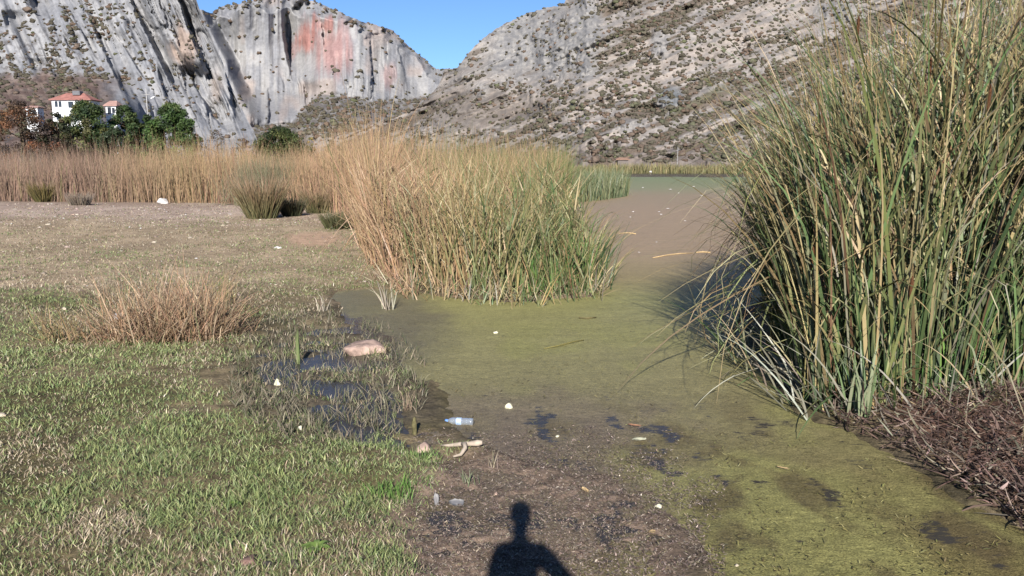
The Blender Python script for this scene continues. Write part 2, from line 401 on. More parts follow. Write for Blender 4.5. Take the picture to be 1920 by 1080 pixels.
def dA(x, y):
    q = (HOR - y) / F_PX
    foot = np.interp(y, [60, 120, 150, 175, 200, 225, 250, 300], [470, 440, 415, 360, 290, 225, 185, 140])
    foot = foot + np.maximum(60 - y, 0) * .35
    cl = sstep(150, 330, x)                                      # the slabs come down to the foot on the right
    foot2 = np.interp(y, [0, 150, 225, 262, 300], [455, 432, 416, 395, 330])
    Y = foot * (1 - cl) + foot2 * cl
    u = x - .42 * y                                              # slabs lean: lines of constant u
    a = sstep(300, 215, y) * (.35 + .65 * np.maximum(cl, sstep(150, 90, y)))
    Y = Y + a * (-11 * ridged(u / 62, y / 420, 3, 3) - 2.6 * ridged(u / 22, y / 200, 3, 13) - 1.3 * fbm(u / 7, y / 50, 3, 23) - .9 * fbm(x / 18, y / 20, 4, 33))
    uj = u + 5 * fbm(x / 30, y / 16, 3, 133)
    mk = sstep(-.15, .35, fbm(x / 70, y / 60, 3, 183)) * a
    Y = Y + mk * 5 * sstep(.80, .97, 1 - np.abs(vnoise(uj / 21, y / 150, 143))) + mk * 2.6 * sstep(.78, .97, 1 - np.abs(vnoise(uj / 9, y / 80, 153)))
    lg = sstep(.3, .5, fbm(x / 34, y / 22, 3, 163)); Y = Y - a * lg * 1.2 * fbm(x / 10, y / 7, 3, 173)
    for i, (p, w0, w1, d) in enumerate(SL_A): Y = Y + slit(x, y, p, w0 * 1.15, w1 * 1.15, 3.0 * max(w0, w1) * .285 / abs((p[1][0] - 960) / F_PX), 90, i + 1)
    return Y
def cA(x, y):
    n = fbm(x / 30, y / 22, 4, 101); n2 = fbm((x - .42 * y) / 10, y / 60, 4, 111)
    c = mix(upr((162, 163, 168)), upr((188, 187, 188)), sstep(-.35, .4, n2 + .4 * n))
    c = mix(c, upr((196, 170, 152)), .75 * sstep(.9, .3, ell(x, y, 345, 85, 34, 60) + .5 * n2))
    c = mix(c, upr((190, 172, 158)), .6 * sstep(1, .3, ell(x, y, 405, 165, 22, 50) + .5 * n2))
    soil = sstep(128, 150, y + 14 * n) * sstep(250, 150, x + 40 * n)
    c = mix(c, mix(upr((128, 108, 100)), upr((158, 138, 126)), sstep(-.2, .3, fbm(x / 12, y / 5, 3, 121))), soil)
    dk = sstep(.15, .45, fbm(x / 9, y / 6, 3, 131)) * sstep(240, 90, x) * sstep(30, 90, y)
    c = mix(c, upr((112, 106, 104)), .7 * dk)
    mo = fbm((x - .3 * y) / 5, y / 7, 3, 151); c = c * (1 - .3 * sstep(.05, .4, mo) * sstep(-.2, .3, fbm(x / 40, y / 30, 3, 161)))[..., None]
    stain = sstep(.25, .6, fbm((x - .42 * y) / 5, y / 70, 3, 141))
    return mix(c, upr((118, 117, 122)), .25 * stain * (1 - soil))
skyA = [(-900, -380), (-300, -260), (0, -200), (180, -150), (320, -70), (366, -6), (380, 32), (400, 76), (415, 112), (428, 150), (445, 190), (462, 222), (476, 246), (490, 290), (520, 301)]
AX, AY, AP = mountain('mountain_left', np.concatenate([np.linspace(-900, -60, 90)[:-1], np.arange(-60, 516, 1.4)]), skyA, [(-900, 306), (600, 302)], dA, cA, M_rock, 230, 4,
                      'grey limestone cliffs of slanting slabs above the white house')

# --- central cliff with the red stain
def top_talus(x): return np.interp(x, [380, 470, 545, 575, 600, 660, 700, 760, 830], [243, 240, 232, 200, 176, 182, 192, 186, 178])
def dB(x, y):
    tt = top_talus(x)
    tal = np.maximum(y - tt, 0)
    Y = 880 + np.maximum(tt - y, 0) * .55 - 250 * (1 - np.exp(-tal / 42.0))
    Y = Y + 130 * sstep(640, 820, x) - 60 * sstep(560, 440, x)
    sk = np.interp(x, [p[0] for p in skyB], [p[1] for p in skyB])
    Y = Y + np.clip(22 + 22 * fbm(x / 30, y / 30, 3, 207) - (y - sk), 0, 40) * 2.2 * sstep(380, 420, x)
    a = sstep(6, -10, y - tt)
    Y = Y + a * (-15 * ridged(x / 74, y / 520, 3, 43) - 2.8 * ridged(x / 24, y / 220, 3, 53) - 1.5 * fbm(x / 7, y / 60, 3, 63)) - 1.5 * fbm(x / 16, y / 18, 4, 73)
    xj = x + 4 * fbm(x / 26, y / 18, 3, 83)
    mk = sstep(.0, .4, fbm(x / 60, y / 70, 3, 193)) * a
    Y = Y + mk * 7 * sstep(.84, .98, 1 - np.abs(vnoise(xj / 22, y / 170, 93))) + mk * 3 * sstep(.82, .97, 1 - np.abs(vnoise(xj / 9, y / 110, 103)))
    Y = Y - (1 - a) * 7 * fbm(x / 14, y / 8, 4, 75)
    Y = Y + slit(x, y, [(526, -40), (526, 45), (533, 95), (546, 150)], 15, 6, 52, 90, 31, 1.2)
    Y = Y + slit(x, y, [(691, 48), (694, 110), (697, 188)], 4, 5, 22, 90, 32)
    Y = Y + slit(x, y, [(366, -20), (377, 20), (402, 76), (420, 112), (432, 150), (448, 190), (466, 222)], 18, 34, 95, 150, 33, .4)
    Y = Y + slit(x, y, [(600, 35), (606, 90)], 3, 3, 14, 40, 34) + slit(x, y, [(566, 150), (570, 185), (573, 205)], 4, 4, 20, 40, 35)
    Y = Y + slit(x, y, [(500, 165), (503, 190), (501, 232)], 4, 5, 20, 40, 36) + slit(x, y, [(740, 70), (750, 110), (762, 160)], 3, 3, 12, 40, 37)
    return Y
def cB(x, y):
    n = fbm(x / 34, y / 26, 4, 201); n2 = fbm(x / 8, y / 70, 4, 211)
    c = mix(upr((164, 164, 168)), upr((188, 186, 185)), sstep(-.35, .4, n2 + .5 * n))
    c = mix(c, upr((198, 178, 166)), .55 * sstep(.05, .5, fbm(x / 40, y / 60, 3, 221)))
    r = np.maximum(sstep(1.1, .35, ell(x, y, 575, 75, 25, 52) + .7 * n2 + .3 * n), .9 * sstep(1.1, .3, ell(x, y, 610, 48, 24, 24) + .6 * n2))
    r = np.maximum(r, .65 * sstep(1.25, .2, ell(x, y, 618, 92, 48, 58) + .6 * n2)); r = np.maximum(r, .45 * sstep(1.1, .3, ell(x, y, 728, 140, 22, 30) + .5 * n2))
    c = mix(c, upr((208, 146, 134)), .85 * r)
    tt = top_talus(x); t = sstep(-4, 6, y - tt + 8 * n)
    c = mix(c, mix(upr((138, 132, 128)), upr((170, 165, 160)), sstep(-.25, .3, fbm(x / 9, y / 6, 3, 231))), t)
    stain = sstep(.25, .6, fbm(x / 4, y / 80, 3, 241))
    return mix(c, upr((126, 122, 124)), .22 * stain * (1 - t))
skyB = [(150, 10), (300, 18), (366, 14), (384, 20), (398, 24), (412, 14), (440, 9), (490, -3), (540, -8), (585, 2), (612, 14), (650, 28), (690, 44), (735, 57), (752, 72), (770, 90), (800, 116), (818, 130), (850, 133), (900, 150), (1000, 205), (1100, 260)]
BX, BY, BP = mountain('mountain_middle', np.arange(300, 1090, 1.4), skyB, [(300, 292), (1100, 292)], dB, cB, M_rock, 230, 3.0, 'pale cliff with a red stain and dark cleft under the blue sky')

# --- right mountain, scrub slope
def dC(x, y):
    q = (HOR - y) / F_PX
    Y0 = np.interp(x, [540, 650, 760, 880, 1100, 2700], [430, 410, 380, 330, 262, 250])
    ts = .50 + .10 * sstep(900, 1150, x) * sstep(120, 0, y) + .3 * sstep(1000, 820, x) + .08 * fbm(x / 160, y / 90, 2, 300)
    Y = Y0 * ts / np.maximum(ts - q, .12)
    u = y + .42 * x                                                # strata rise to the right
    Y = Y - 7 * fbm(x / 110, y / 60, 4, 301) - 3.4 * ridged(x / 120, u / 22, 3, 311) - 2.2 * fbm(x / 16, y / 9, 4, 321) - 5.5 * sstep(.25, .5, fbm(x / 46, y / 34, 3, 331)) * fbm(x / 12, y / 14, 3, 341)
    rk = rocky(x, y)
    Y = Y - rk * (4 * ridged(x / 30, y / 60, 4, 351) + 1.6 * fbm(x / 9, y / 14, 3, 361))
    Y = Y + slit(x, y, [(1062, -30), (1062, 0), (1057, 40), (1052, 85)], 4, 5, 6, 70, 41) + slit(x, y, [(1178, -10), (1176, 20), (1170, 36)], 5, 4, 14, 40, 42)
    return Y
def rocky(x, y):
    r = sstep(.95, .35, ell(x, y, 1000, 90, 190, 110) + .35 * fbm(x / 50, y / 40, 3, 371))
    r = np.maximum(r, sstep(1.0, .5, ell(x, y, 1095, 50, 45, 75)))
    r = np.maximum(r, .8 * sstep(1.1, .5, ell(x, y, 1238, 80, 22, 34)))
    r = np.maximum(r, .8 * sstep(1.1, .5, ell(x, y, 1255, 185, 34, 26)))
    r = np.maximum(r, .7 * sstep(1.1, .5, ell(x, y, 1180, 235, 40, 16)))
    r = np.maximum(r, .8 * sstep(1.1, .5, ell(x, y, 1570, 22, 60, 30)))
    return r
def cC(x, y):
    u = y + .42 * x
    n = fbm(x / 26, y / 16, 4, 401); st = fbm(x / 260, u / 13, 4, 411); f = fbm(x / 7, y / 5, 3, 421)
    c = mix(upr((160, 154, 150)), upr((192, 184, 178)), sstep(-.4, .35, n + .6 * f))
    c = mix(c, upr((138, 124, 110)), .9 * sstep(.06, .26, st + .15 * n))
    c = mix(c, upr((206, 192, 180)), .75 * sstep(-.1, -.36, st + .2 * f))
    lowbrown = sstep(.95, .3, ell(x, y, 900, 205, 190, 55) + .3 * n)
    c = mix(c, upr((132, 120, 110)), .6 * lowbrown)
    c = mix(c, upr((118, 112, 74)), .7 * sstep(1.0, .4, ell(x * .78 - y * -.62, x * -.62 * 0 + y * 1.0 + .62 * (x - 1310), 0, 0, 1, 1) * 0 + ell(x, y + .55 * (x - 1310), 1310, 190, 75, 12)))
    c = mix(c, upr((130, 112, 100)), .5 * sstep(255, 300, y + 8 * n))
    c = mix(c, mix(upr((164, 162, 162)), upr((186, 182, 178)), sstep(-.3, .3, f)), rocky(x, y))
    c = mix(c, upr((140, 146, 152)), .7 * sstep(1.1, .4, ell(x, y, 1258, 182, 30, 26)))
    path = np.exp(-((y - np.interp(x, [1180, 1290, 1370, 1480], [178, 148, 108, 60])) / 2.4) ** 2) * sstep(1180, 1230, x) * sstep(1400, 1370, x)
    c = mix(c, upr((200, 182, 168)), .5 * path)
    c = mix(c, upr((206, 184, 170)), .6 * sstep(1.1, .5, ell(x, y, 1385, 185, 34, 8)))
    return c * .9
skyC = [(540, 290), (600, 264), (680, 241), (740, 222), (790, 196), (822, 162), (834, 131), (858, 127), (872, 108), (900, 78), (925, 58), (950, 43), (1000, 20), (1058, 8), (1063, -6), (1100, -30), (1300, -120), (1600, -200), (2600, -300)]
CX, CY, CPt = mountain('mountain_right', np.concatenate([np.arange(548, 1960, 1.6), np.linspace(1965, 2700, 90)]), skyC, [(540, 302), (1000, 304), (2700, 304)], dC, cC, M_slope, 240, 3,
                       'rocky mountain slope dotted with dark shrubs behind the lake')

# --- shrubs on the slopes
def ico(sub):
    bm = bmesh.new(); bmesh.ops.create_icosphere(bm, subdivisions=sub, radius=1.0); bm.verts.ensure_lookup_table()
    V = np.array([v.co[:] for v in bm.verts]); Fi = np.array([[v.index for v in f.verts] for f in bm.faces]); bm.free(); return V, Fi
IV, IF = ico(2)
def shrub_shape(seed):
    r = np.random.default_rng(seed)
    d = 1 + .3 * r.standard_normal(len(IV)).clip(-1.4, 1.4)
    V = IV * d[:, None]; V[:, 2] = V[:, 2] * .82 + .35; return V
SHAPES = [shrub_shape(s) for s in range(6)]
def scatter(XX, YY, P, dens, n, smin, smax):
    w = np.clip(dens, 0, None).ravel(); cum = np.cumsum(w)
    k = np.searchsorted(cum, RNG.random(n) * cum[-1])
    return P.reshape(-1, 3)[k], XX.ravel()[k], YY.ravel()[k], RNG.uniform(smin, smax, n) * np.exp(.22 * RNG.standard_normal(n))
def in_view(x, y): return (x > 0) & (x < 1920) & (y > 0)
cell_c = np.broadcast_to(np.gradient(CX[:, 0])[:, None], CX.shape) * np.abs(np.gradient(CY, axis=1))
clump = sstep(-.35, .35, .6 * fbm(CX / 40, CY / 24, 3, 501) + .7 * fbm(CX / 260, (CY + .42 * CX) / 13, 4, 411))
dC_ = cell_c * (.25 + .75 * clump) * (1 - .72 * rocky(CX, CY)) * (CY > -40) * (CX < 2100) * (.55 + .45 * sstep(900, 1050, CX))
pC, xC, yC, sC = scatter(CX, CY, CPt, dC_, 12500, .32, .84)
cell_a = np.broadcast_to(np.gradient(AX[:, 0])[:, None], AX.shape) * np.abs(np.gradient(AY, axis=1))
pA, xA, yA, sA = scatter(AX, AY, AP, cell_a * (.22 + .78 * sstep(320, 120, AX)) * sstep(-20, 40, AY) * sstep(275, 235, AY) * (.08 + sstep(.0, .4, fbm((AX - .42 * AY) / 20, AY / 40, 3, 511))) * (AX > -60), 1700, .4, 1.05)
cell_b = np.broadcast_to(np.gradient(BX[:, 0])[:, None], BX.shape) * np.abs(np.gradient(BY, axis=1))
skb = np.interp(BX, [p[0] for p in skyB], [p[1] for p in skyB])
pB, xB, yB, sB = scatter(BX, BY, BP, cell_b * (.06 + 1.3 * sstep(-6, 6, BY - top_talus(BX)) * (BY < 262) + .9 * sstep(20, 4, BY - skb) * (BX > 380)), 2100, .9, 2.2)
pS = np.concatenate([pC, pA, pB]); xS = np.concatenate([xC, xA, xB]); yS = np.concatenate([yC, yA, yB]); sS = np.concatenate([sC, sA, sB])
far_grey = np.concatenate([np.zeros(len(pC)), np.ones(len(pA)) * .6, np.ones(len(pB)) * .5])
hue = RNG.random(len(pS))[:, None]; lum = RNG.uniform(.75, 1.35, len(pS))[:, None]
SCOL = np.where(hue < .72, upr((112, 106, 92), .6), np.where(hue < .94, upr((128, 110, 96), .6), upr((108, 110, 84), .6))) * lum
SCOL = SCOL * (1 - .25 * far_grey[:, None])
size_px = sS / pS[:, 1] * in_view(xS, yS) * (xS < 1480)
big = np.argsort(-size_px)[:300]
isbig = np.zeros(len(pS), bool); isbig[big] = True
big_meshes = []
for k in range(18):
    V = SHAPES[k % 6]; c = [upr((120, 114, 100), .6), upr((134, 118, 106), .6), upr((118, 118, 96), .6)][k // 6 % 3]
    big_meshes.append(mesh_np('shrub_leaves', V, IF, np.broadcast_to(c, (len(V), 3)) * (1 + .25 * V[:, 2:3].clip(-1, 1) * 0)))
for j, i in enumerate(big):
    o = obj('hillside_shrub', big_meshes[int(RNG.integers(0, 18))], M_shrub)
    o.location = pS[i]; s = sS[i]; o.scale = (s * random.uniform(.9, 1.25), s, s * random.uniform(.8, 1.1)); o.rotation_euler = (0, 0, random.uniform(0, 6.28))
    x_, y_ = xS[i], yS[i]
    if i >= len(pC) + len(pA): w_ = 'shrub clinging high on the pale cliff around the red stain' if y_ < top_talus(x_) else 'shrub on the scree below the cliff with the red stain'
    elif i >= len(pC): w_ = 'shrub on the leaning grey cliffs above the white house'
    elif x_ < 1040: w_ = 'larger shrub on the slope beneath the notch of blue sky' if y_ > 130 else 'shrub on the pale rock shoulder right of the notch of sky'
    elif y_ > 215: w_ = 'larger shrub low on the scrub slope just above the far shore'
    elif y_ > 110: w_ = 'larger shrub halfway up the scrub slope behind the lake'
    else: w_ = 'larger shrub high on the scrub slope near the top of the frame'
    tag(o, w_, 'shrub', 'larger shrubs dotted over the mountain slopes')
Vs = []; Fs = []; Cs = []; off = 0
for k in range(6):
    ii = np.where(~isbig)[0][k::6]
    ang = RNG.uniform(0, 6.28, len(ii)); ca, sa = np.cos(ang), np.sin(ang)
    B = SHAPES[k]; sc = sS[ii][:, None]
    vx = (B[None, :, 0] * ca[:, None] - B[None, :, 1] * sa[:, None]) * sc * RNG.uniform(.9, 1.35, (len(ii), 1)) + pS[ii][:, 0:1]
    vy = (B[None, :, 0] * sa[:, None] + B[None, :, 1] * ca[:, None]) * sc + pS[ii][:, 1:2]
    vz = B[None, :, 2] * sc * RNG.uniform(.75, 1.1, (len(ii), 1)) + pS[ii][:, 2:3]
    Vs.append(np.stack([vx, vy, vz], -1).reshape(-1, 3)); Cs.append(np.repeat(SCOL[ii], len(B), 0))
    Fs.append((IF[None] + (np.arange(len(ii)) * len(B))[:, None, None] + off).reshape(-1, 3)); off += len(ii) * len(B)
tag(obj('scrub_vegetation', mesh_np('scrub_vegetation', np.vstack(Vs), np.vstack(Fs), np.vstack(Cs)), M_shrub), 'scattered small scrub covering the mountain sides', 'scrub', kind='stuff')

# ------------------------------------------------------------------ blades: reeds, rushes, grass
def blades(base, h, w, az, lean, bend, nseg, c0, c1, kink_t=None, kink_a=None, p=1.8, face=None, tipmix=1.0, tipw=.06):
    n = len(base); t = np.linspace(0, 1, nseg + 1)
    phi = lean[:, None] + bend[:, None] * t[None] ** p
    if kink_t is not None: phi = phi + np.where(t[None] > kink_t[:, None], kink_a[:, None], 0)
    pm = .5 * (phi[:, 1:] + phi[:, :-1]); ds = h[:, None] / nseg
    r = np.concatenate([np.zeros((n, 1)), np.cumsum(np.sin(pm) * ds, 1)], 1); z = np.concatenate([np.zeros((n, 1)), np.cumsum(np.cos(pm) * ds, 1)], 1)
    x = base[:, 0:1] + r * np.cos(az)[:, None]; y = base[:, 1:2] + r * np.sin(az)[:, None]; z = base[:, 2:3] + z
    fa = (az + math.pi / 2 if face is None else face)[:, None] + .5 * (t[None] - .5)
    ww = w[:, None] * .5 * np.maximum(np.minimum(1, .75 + 1.2 * t) * (1 - t ** 2.2), tipw)[None]
    V = np.stack([np.stack([x - ww * np.cos(fa), y - ww * np.sin(fa), z], -1), np.stack([x + ww * np.cos(fa), y + ww * np.sin(fa), z], -1)], 2)   # n, s+1, 2, 3
    C = c0[:, None, None, :] + (c1 - c0)[:, None, None, :] * (t[None, :, None, None] ** tipmix); C = np.broadcast_to(C, V.shape)
    k = np.arange(nseg) * 2
    fq = np.stack([k, k + 1, k + 3, k + 2], -1)
    F = fq[None] + (np.arange(n) * (nseg + 1) * 2)[:, None, None]
    return V.reshape(n, -1, 3), F.reshape(-1, 4), C.reshape(n, -1, 3), fq
def join(name, parts, mat, parent=None):
    Vs, Fs, Cs, off = [], [], [], 0
    for V, Fq, C, _ in parts:
        V = V.reshape(-1, 3); Vs.append(V); Fs.append(Fq + off); Cs.append(C.reshape(-1, 3)); off += len(V)
    return obj(name, mesh_np(name, np.vstack(Vs), np.vstack(Fs), np.vstack(Cs)), mat, parent)
def pick(sel, part):
    V, Fq, C, fq = part; V = V[sel]; C = C[sel]; k = V.shape[1]
    return V, (fq[None] + (np.arange(len(V)) * k)[:, None, None]).reshape(-1, 4), C, fq
def leaves(part, idx, mat, parent, name='leaf'):
    V, _, C, fq = part
    for i in idx: obj(name, mesh_np(name, V[i] - np.array(parent.location), fq, C[i]), mat, parent)
def pal(n, cols, wts, jit=.12, f=upr, k=None):
    cols = np.array([f(c) if k is None else f(c, k) for c in cols]); cols = cols * .82 + .18 * cols.mean(1, keepdims=True); w = np.array(wts, float); w /= w.sum()
    return cols[RNG.choice(len(cols), n, p=w)] * np.exp(jit * RNG.standard_normal((n, 1))) * np.exp(.04 * RNG.standard_normal((n, 3)))
def pts_in(poly, n):
    poly = np.array(poly); lo = poly.min(0); hi = poly.max(0); out = np.zeros((0, 2))
    while len(out) < n:
        q = lo + (hi - lo) * RNG.random((n * 2, 2)); out = np.vstack([out, q[poly_sd(q[:, 0], q[:, 1], poly) < 0]])
    return out[:n]
KR = .62
G_DK, G_MD, G_YL = (64, 90, 48), (94, 118, 62), (136, 140, 78)
TAN, STRAW, BRN, GRY = (176, 150, 96), (200, 180, 128), (128, 96, 66), (150, 142, 120)

# ---- tall cattail clump on the right
def hR(X, Y):
    px, _ = proj(X, Y); yt = np.interp(px, [1390, 1440, 1480, 1540, 1600, 1690, 1900], [420, 320, 240, 150, 70, -25, -75])
    return (2.5 + (308 - yt) / F_PX * np.clip(Y, 8, 11.5)) * 1.06
FOOT_R = [(3.05, 7.75), (3.6, 7.75), (4.3, 8.0), (5.0, 8.3), (6.2, 8.2), (8.2, 8.6), (8.2, 13.5), (6.0, 15.0), (4.8, 14.2), (4.25, 12.6), (3.45, 10.3)]
def reed_part(P2, hf, n, kind, zf=None, ymin=None):
    n = len(P2)
    z = np.zeros(n) - .03
    base = np.column_stack([P2, z])
    return base
nR = 8200
P2 = np.vstack([pts_in(FOOT_R, nR)])
sdR = -poly_sd(P2[:, 0], P2[:, 1], FOOT_R)
keep = RNG.random(nR) < np.where(sdR < 1.0, 1.0, .45); P2 = P2[keep]; sdR = sdR[keep]
nR = len(P2)
hh = hR(P2[:, 0], P2[:, 1]) * np.clip(RNG.normal(.9, .16, nR), .35, 1.15)
low = RNG.random(nR) < .22; hh = np.where(low, hh * RNG.uniform(.35, .7, nR), hh)
az = 9 * fbm(P2[:, 0] * 1.1, P2[:, 1] * 1.1, 2, 79) + RNG.normal(0, .9, nR)
edge = (P2[:, 0] < 4.4) & (RNG.random(nR) < .75)
az = np.where(edge, math.pi + RNG.normal(0, .7, nR), az)
az = np.where(~edge & (RNG.random(nR) < .3), RNG.normal(.4, .8, nR), az)
lean = np.abs(RNG.normal(.07, .08, nR)) + np.where(edge, RNG.uniform(.0, .07, nR), 0) + .14 * np.abs(vnoise(P2[:, 0] * 2.3, P2[:, 1] * 2.3, 80)); bend = np.abs(RNG.normal(.7, .55, nR)) + np.where(RNG.random(nR) < .2, RNG.uniform(.5, 1.8, nR), 0); bend = np.where(edge, bend * .75, bend)
kt = np.where(RNG.random(nR) < .22, RNG.uniform(.35, .85, nR), 2.0); ka = RNG.uniform(.5, 2.0, nR)
c0 = pal(nR, [G_DK, G_MD, G_YL, TAN, BRN, GRY], [40, 34, 10, 8, 5, 4], .25, upr, KR); c1 = pal(nR, [G_MD, G_YL, TAN, STRAW, BRN, (150, 116, 70)], [14, 14, 24, 14, 18, 18], .3, upr, KR)
gr = RNG.random(nR) < .15; c1 = np.where(gr[:, None], c0 * 1.15, c1)
pR = blades(np.column_stack([P2, np.full(nR, -.03)]), hh, RNG.uniform(.014, .040, nR), az, lean, bend, 9, c0, c1, kt, ka, p=2.8, face=RNG.uniform(-.9, .9, nR), tipmix=1.5)
rootR = empty('cattail_clump', (4.0, 8.0, 0)); tag(rootR, 'tall cattail clump of green and tan leaves, nearest and tallest of the reeds', 'reeds')
# sprawling, broken outer leaves near the water
nS = 260
bp = np.column_stack([RNG.uniform(2.9, 5.4, nS), RNG.uniform(7.6, 8.5, nS) + 0, np.full(nS, .0)]); bp[60:160, 0] = RNG.uniform(2.8, 3.5, 100); bp[60:160, 1] = RNG.uniform(7.9, 11.5, 100)
azS = np.where(RNG.random(nS) < .7, math.pi + RNG.normal(-.1, .6, nS), -math.pi / 2 + RNG.normal(0, .9, nS))
cS = pal(nS, [(176, 172, 150), (160, 158, 120), STRAW, G_MD, GRY], [4, 3, 2, 3, 3], .15, upr, KR)
pS_ = blades(bp, RNG.uniform(.5, 1.55, nS), RNG.uniform(.014, .03, nS), azS, RNG.uniform(.25, 1.1, nS), RNG.uniform(.2, 1.1, nS), 9, cS * .85, cS, np.where(RNG.random(nS) < .4, RNG.uniform(.3, .7, nS), 2.), RNG.uniform(.4, 1.2, nS), face=RNG.uniform(-.9, .9, nS))
# fresh green fans
fans = []
for (fx, fy, fn, fh) in [(1800, 742, 34, 1.5), (1610, 790, 26, .8), (1745, 752, 18, .9), (1540, 765, 20, .7)]:
    X, Y = grd(fx, fy); b_ = np.column_stack([X + RNG.normal(0, .07, fn), Y + RNG.normal(0, .05, fn), np.zeros(fn)])
    cg = pal(fn, [(92, 142, 56), (112, 150, 62), (84, 120, 60)], [2, 2, 2], .1, upr, KR)
    if fx in (1610, 1540): cg = pal(fn, [(150, 160, 120), (120, 140, 90)], [1, 1], .1, upr, KR)
    fans.append(blades(b_, fh * RNG.uniform(.6, 1.15, fn), RNG.uniform(.022, .034, fn), RNG.uniform(0, 6.28, fn), RNG.uniform(.03, .35, fn), RNG.uniform(0, .5, fn), 9, cg, cg * 1.05, face=RNG.normal(0, .5, fn)))
near = np.argsort((P2[:, 1] - 7.5) + 1.4 * np.abs(RNG.standard_normal(nR)) * .5 + np.where((P2[:, 0] > 5.6), 9, 0) - hh * .25)[:150]
m_ = np.ones(nR, bool); m_[near] = False
leaves(pR, near, M_blade, rootR); leaves(pS_, range(100), M_blade, rootR)
for f_ in fans[:2]: leaves(f_, range(25), M_blade, rootR)
rest = [pick(m_, pR), pick(np.arange(nS) >= 100, pS_)] + [pick(np.arange(len(f_[0])) >= (25 if i < 2 else 0), f_) for i, f_ in enumerate(fans)]
# (parent frame)'s frame
def localise(parts, root):
    L_ = np.array(root.location)
    return [(V - L_, a, b, c) for V, a, b, c in parts]
o = join('leaves', localise(rest, rootR), M_blade, rootR); o['kind'] = 'stuff'
# cattail heads
M_cat = flat_mat('cattail_brown', (.075, .035, .018), .95, .05, 60, .7, 1.3, .5, .004); M_stalk = flat_mat('reed_stalk', upr((160, 150, 100), .6), .6, .3, 30)
def cattail(root, X, Y, z, ht=.26, tilt=.0):
    L_ = root.location
    pts = [(X - L_.x, Y - L_.y, 0), (X - L_.x + .3 * tilt * z, Y - L_.y, z * .5), (X - L_.x + tilt * z, Y - L_.y, z + ht + .12)]
    V, a, b = tube_np(pts, [.008, .007, .003], 5); obj('stalk', mesh_np('stalk', V, [a, b], None, True), M_stalk, root)
    x0 = X - L_.x + tilt * z; zz = np.linspace(0, 1, 7)
    V, a, b = tube_np(np.column_stack([x0 + zz * 0.01, np.full(7, Y - L_.y - .012), z + ht * zz]), [.006, .014, .018, .018, .018, .015, .005], 8)
    obj('seed_head', mesh_np('seed_head', V, [a, b], None, True), M_cat, root)
for (x, y, Yd) in [(1705, 560, 7.75), (1462, 300, 9.6), (1520, 505, 8.0), (1640, 330, 7.9), (1850, 210, 8.2), (1605, 80, 9.0), (1740, 150, 8.6)]:
    p = at(x, y, Yd); cattail(rootR, p.x, p.y, p.z, random.uniform(.2, .28))

def messy(P, z, ln, wr, c0, c1, nseg=6, lean=(.15, .9), bend=(.2, 1.6), az=None):
    n = len(P)
    return blades(np.column_stack([P, z]), ln, RNG.uniform(*wr, n), RNG.uniform(0, 6.28, n) if az is None else az, RNG.uniform(*lean, n), RNG.uniform(*bend, n), nseg, c0, c1,
                  np.where(RNG.random(n) < .3, RNG.uniform(.25, .8, n), 2.), RNG.uniform(.5, 1.6, n), face=RNG.uniform(-1.2, 1.2, n))
nX = 5200; PX_ = pts_in(FOOT_R, nX * 3); sX = -poly_sd(PX_[:, 0], PX_[:, 1], FOOT_R); PX_ = PX_[(sX < .9) & (PX_[:, 1] < 12)][:nX]; nX = len(PX_)
hX = hR(PX_[:, 0], PX_[:, 1]); zX = hX * RNG.beta(1.2, 1.5, nX) * .78
tX = zX / hX
cg_ = pal(nX, [G_MD, (104, 122, 72), G_YL], [3, 3, 2], .2, upr, KR); ct_ = pal(nX, [STRAW, TAN, (150, 120, 84), GRY], [4, 4, 3, 2], .22, upr, KR)
cX = np.where((RNG.random(nX) < .72 - .5 * tX)[:, None], cg_, ct_)
azX = np.where((PX_[:, 0] < 4.3) & (RNG.random(nX) < .6), math.pi + RNG.normal(0, .7, nX), RNG.uniform(0, 6.28, nX))
pX = messy(PX_, zX, np.where(PX_[:, 0] < 4.2, RNG.uniform(.35, 1.0, nX), RNG.uniform(.4, 1.6, nX)), (.010, .032), cX, np.where((RNG.random(nX) < .4)[:, None], ct_, cX), 7, az=azX)
nQ = 900; PQ = pts_in(FOOT_R, 6000); sQ = -poly_sd(PQ[:, 0], PQ[:, 1], FOOT_R); PQ = PQ[(sQ < .7) & (PQ[:, 1] < 11.5)][:nQ]; nQ = len(PQ)
zQ = hR(PQ[:, 0], PQ[:, 1]) * RNG.uniform(.05, .6, nQ)
cQ = pal(nQ, [G_MD, (108, 130, 74), G_YL, (160, 158, 104)], [4, 4, 3, 2], .2, upr, KR); cQ2 = pal(nQ, [G_MD, TAN, STRAW, (150, 116, 76)], [3, 4, 3, 3], .2, upr, KR)
azQ = np.where(RNG.random(nQ) < .45, math.pi + RNG.normal(0, .6, nQ), RNG.uniform(0, 6.28, nQ))
pQ = blades(np.column_stack([PQ, zQ]), RNG.uniform(.8, 1.9, nQ) * np.where(PQ[:, 0] < 3.9, .6, 1), RNG.uniform(.024, .044, nQ), azQ, RNG.uniform(.05, .35, nQ), RNG.uniform(.9, 2.5, nQ), 9, cQ, cQ2, p=2.0, face=RNG.uniform(-.9, .9, nQ), tipmix=1.3)
o = join('side_leaves', localise([pX, pQ], rootR), M_blade, rootR); o['kind'] = 'stuff'

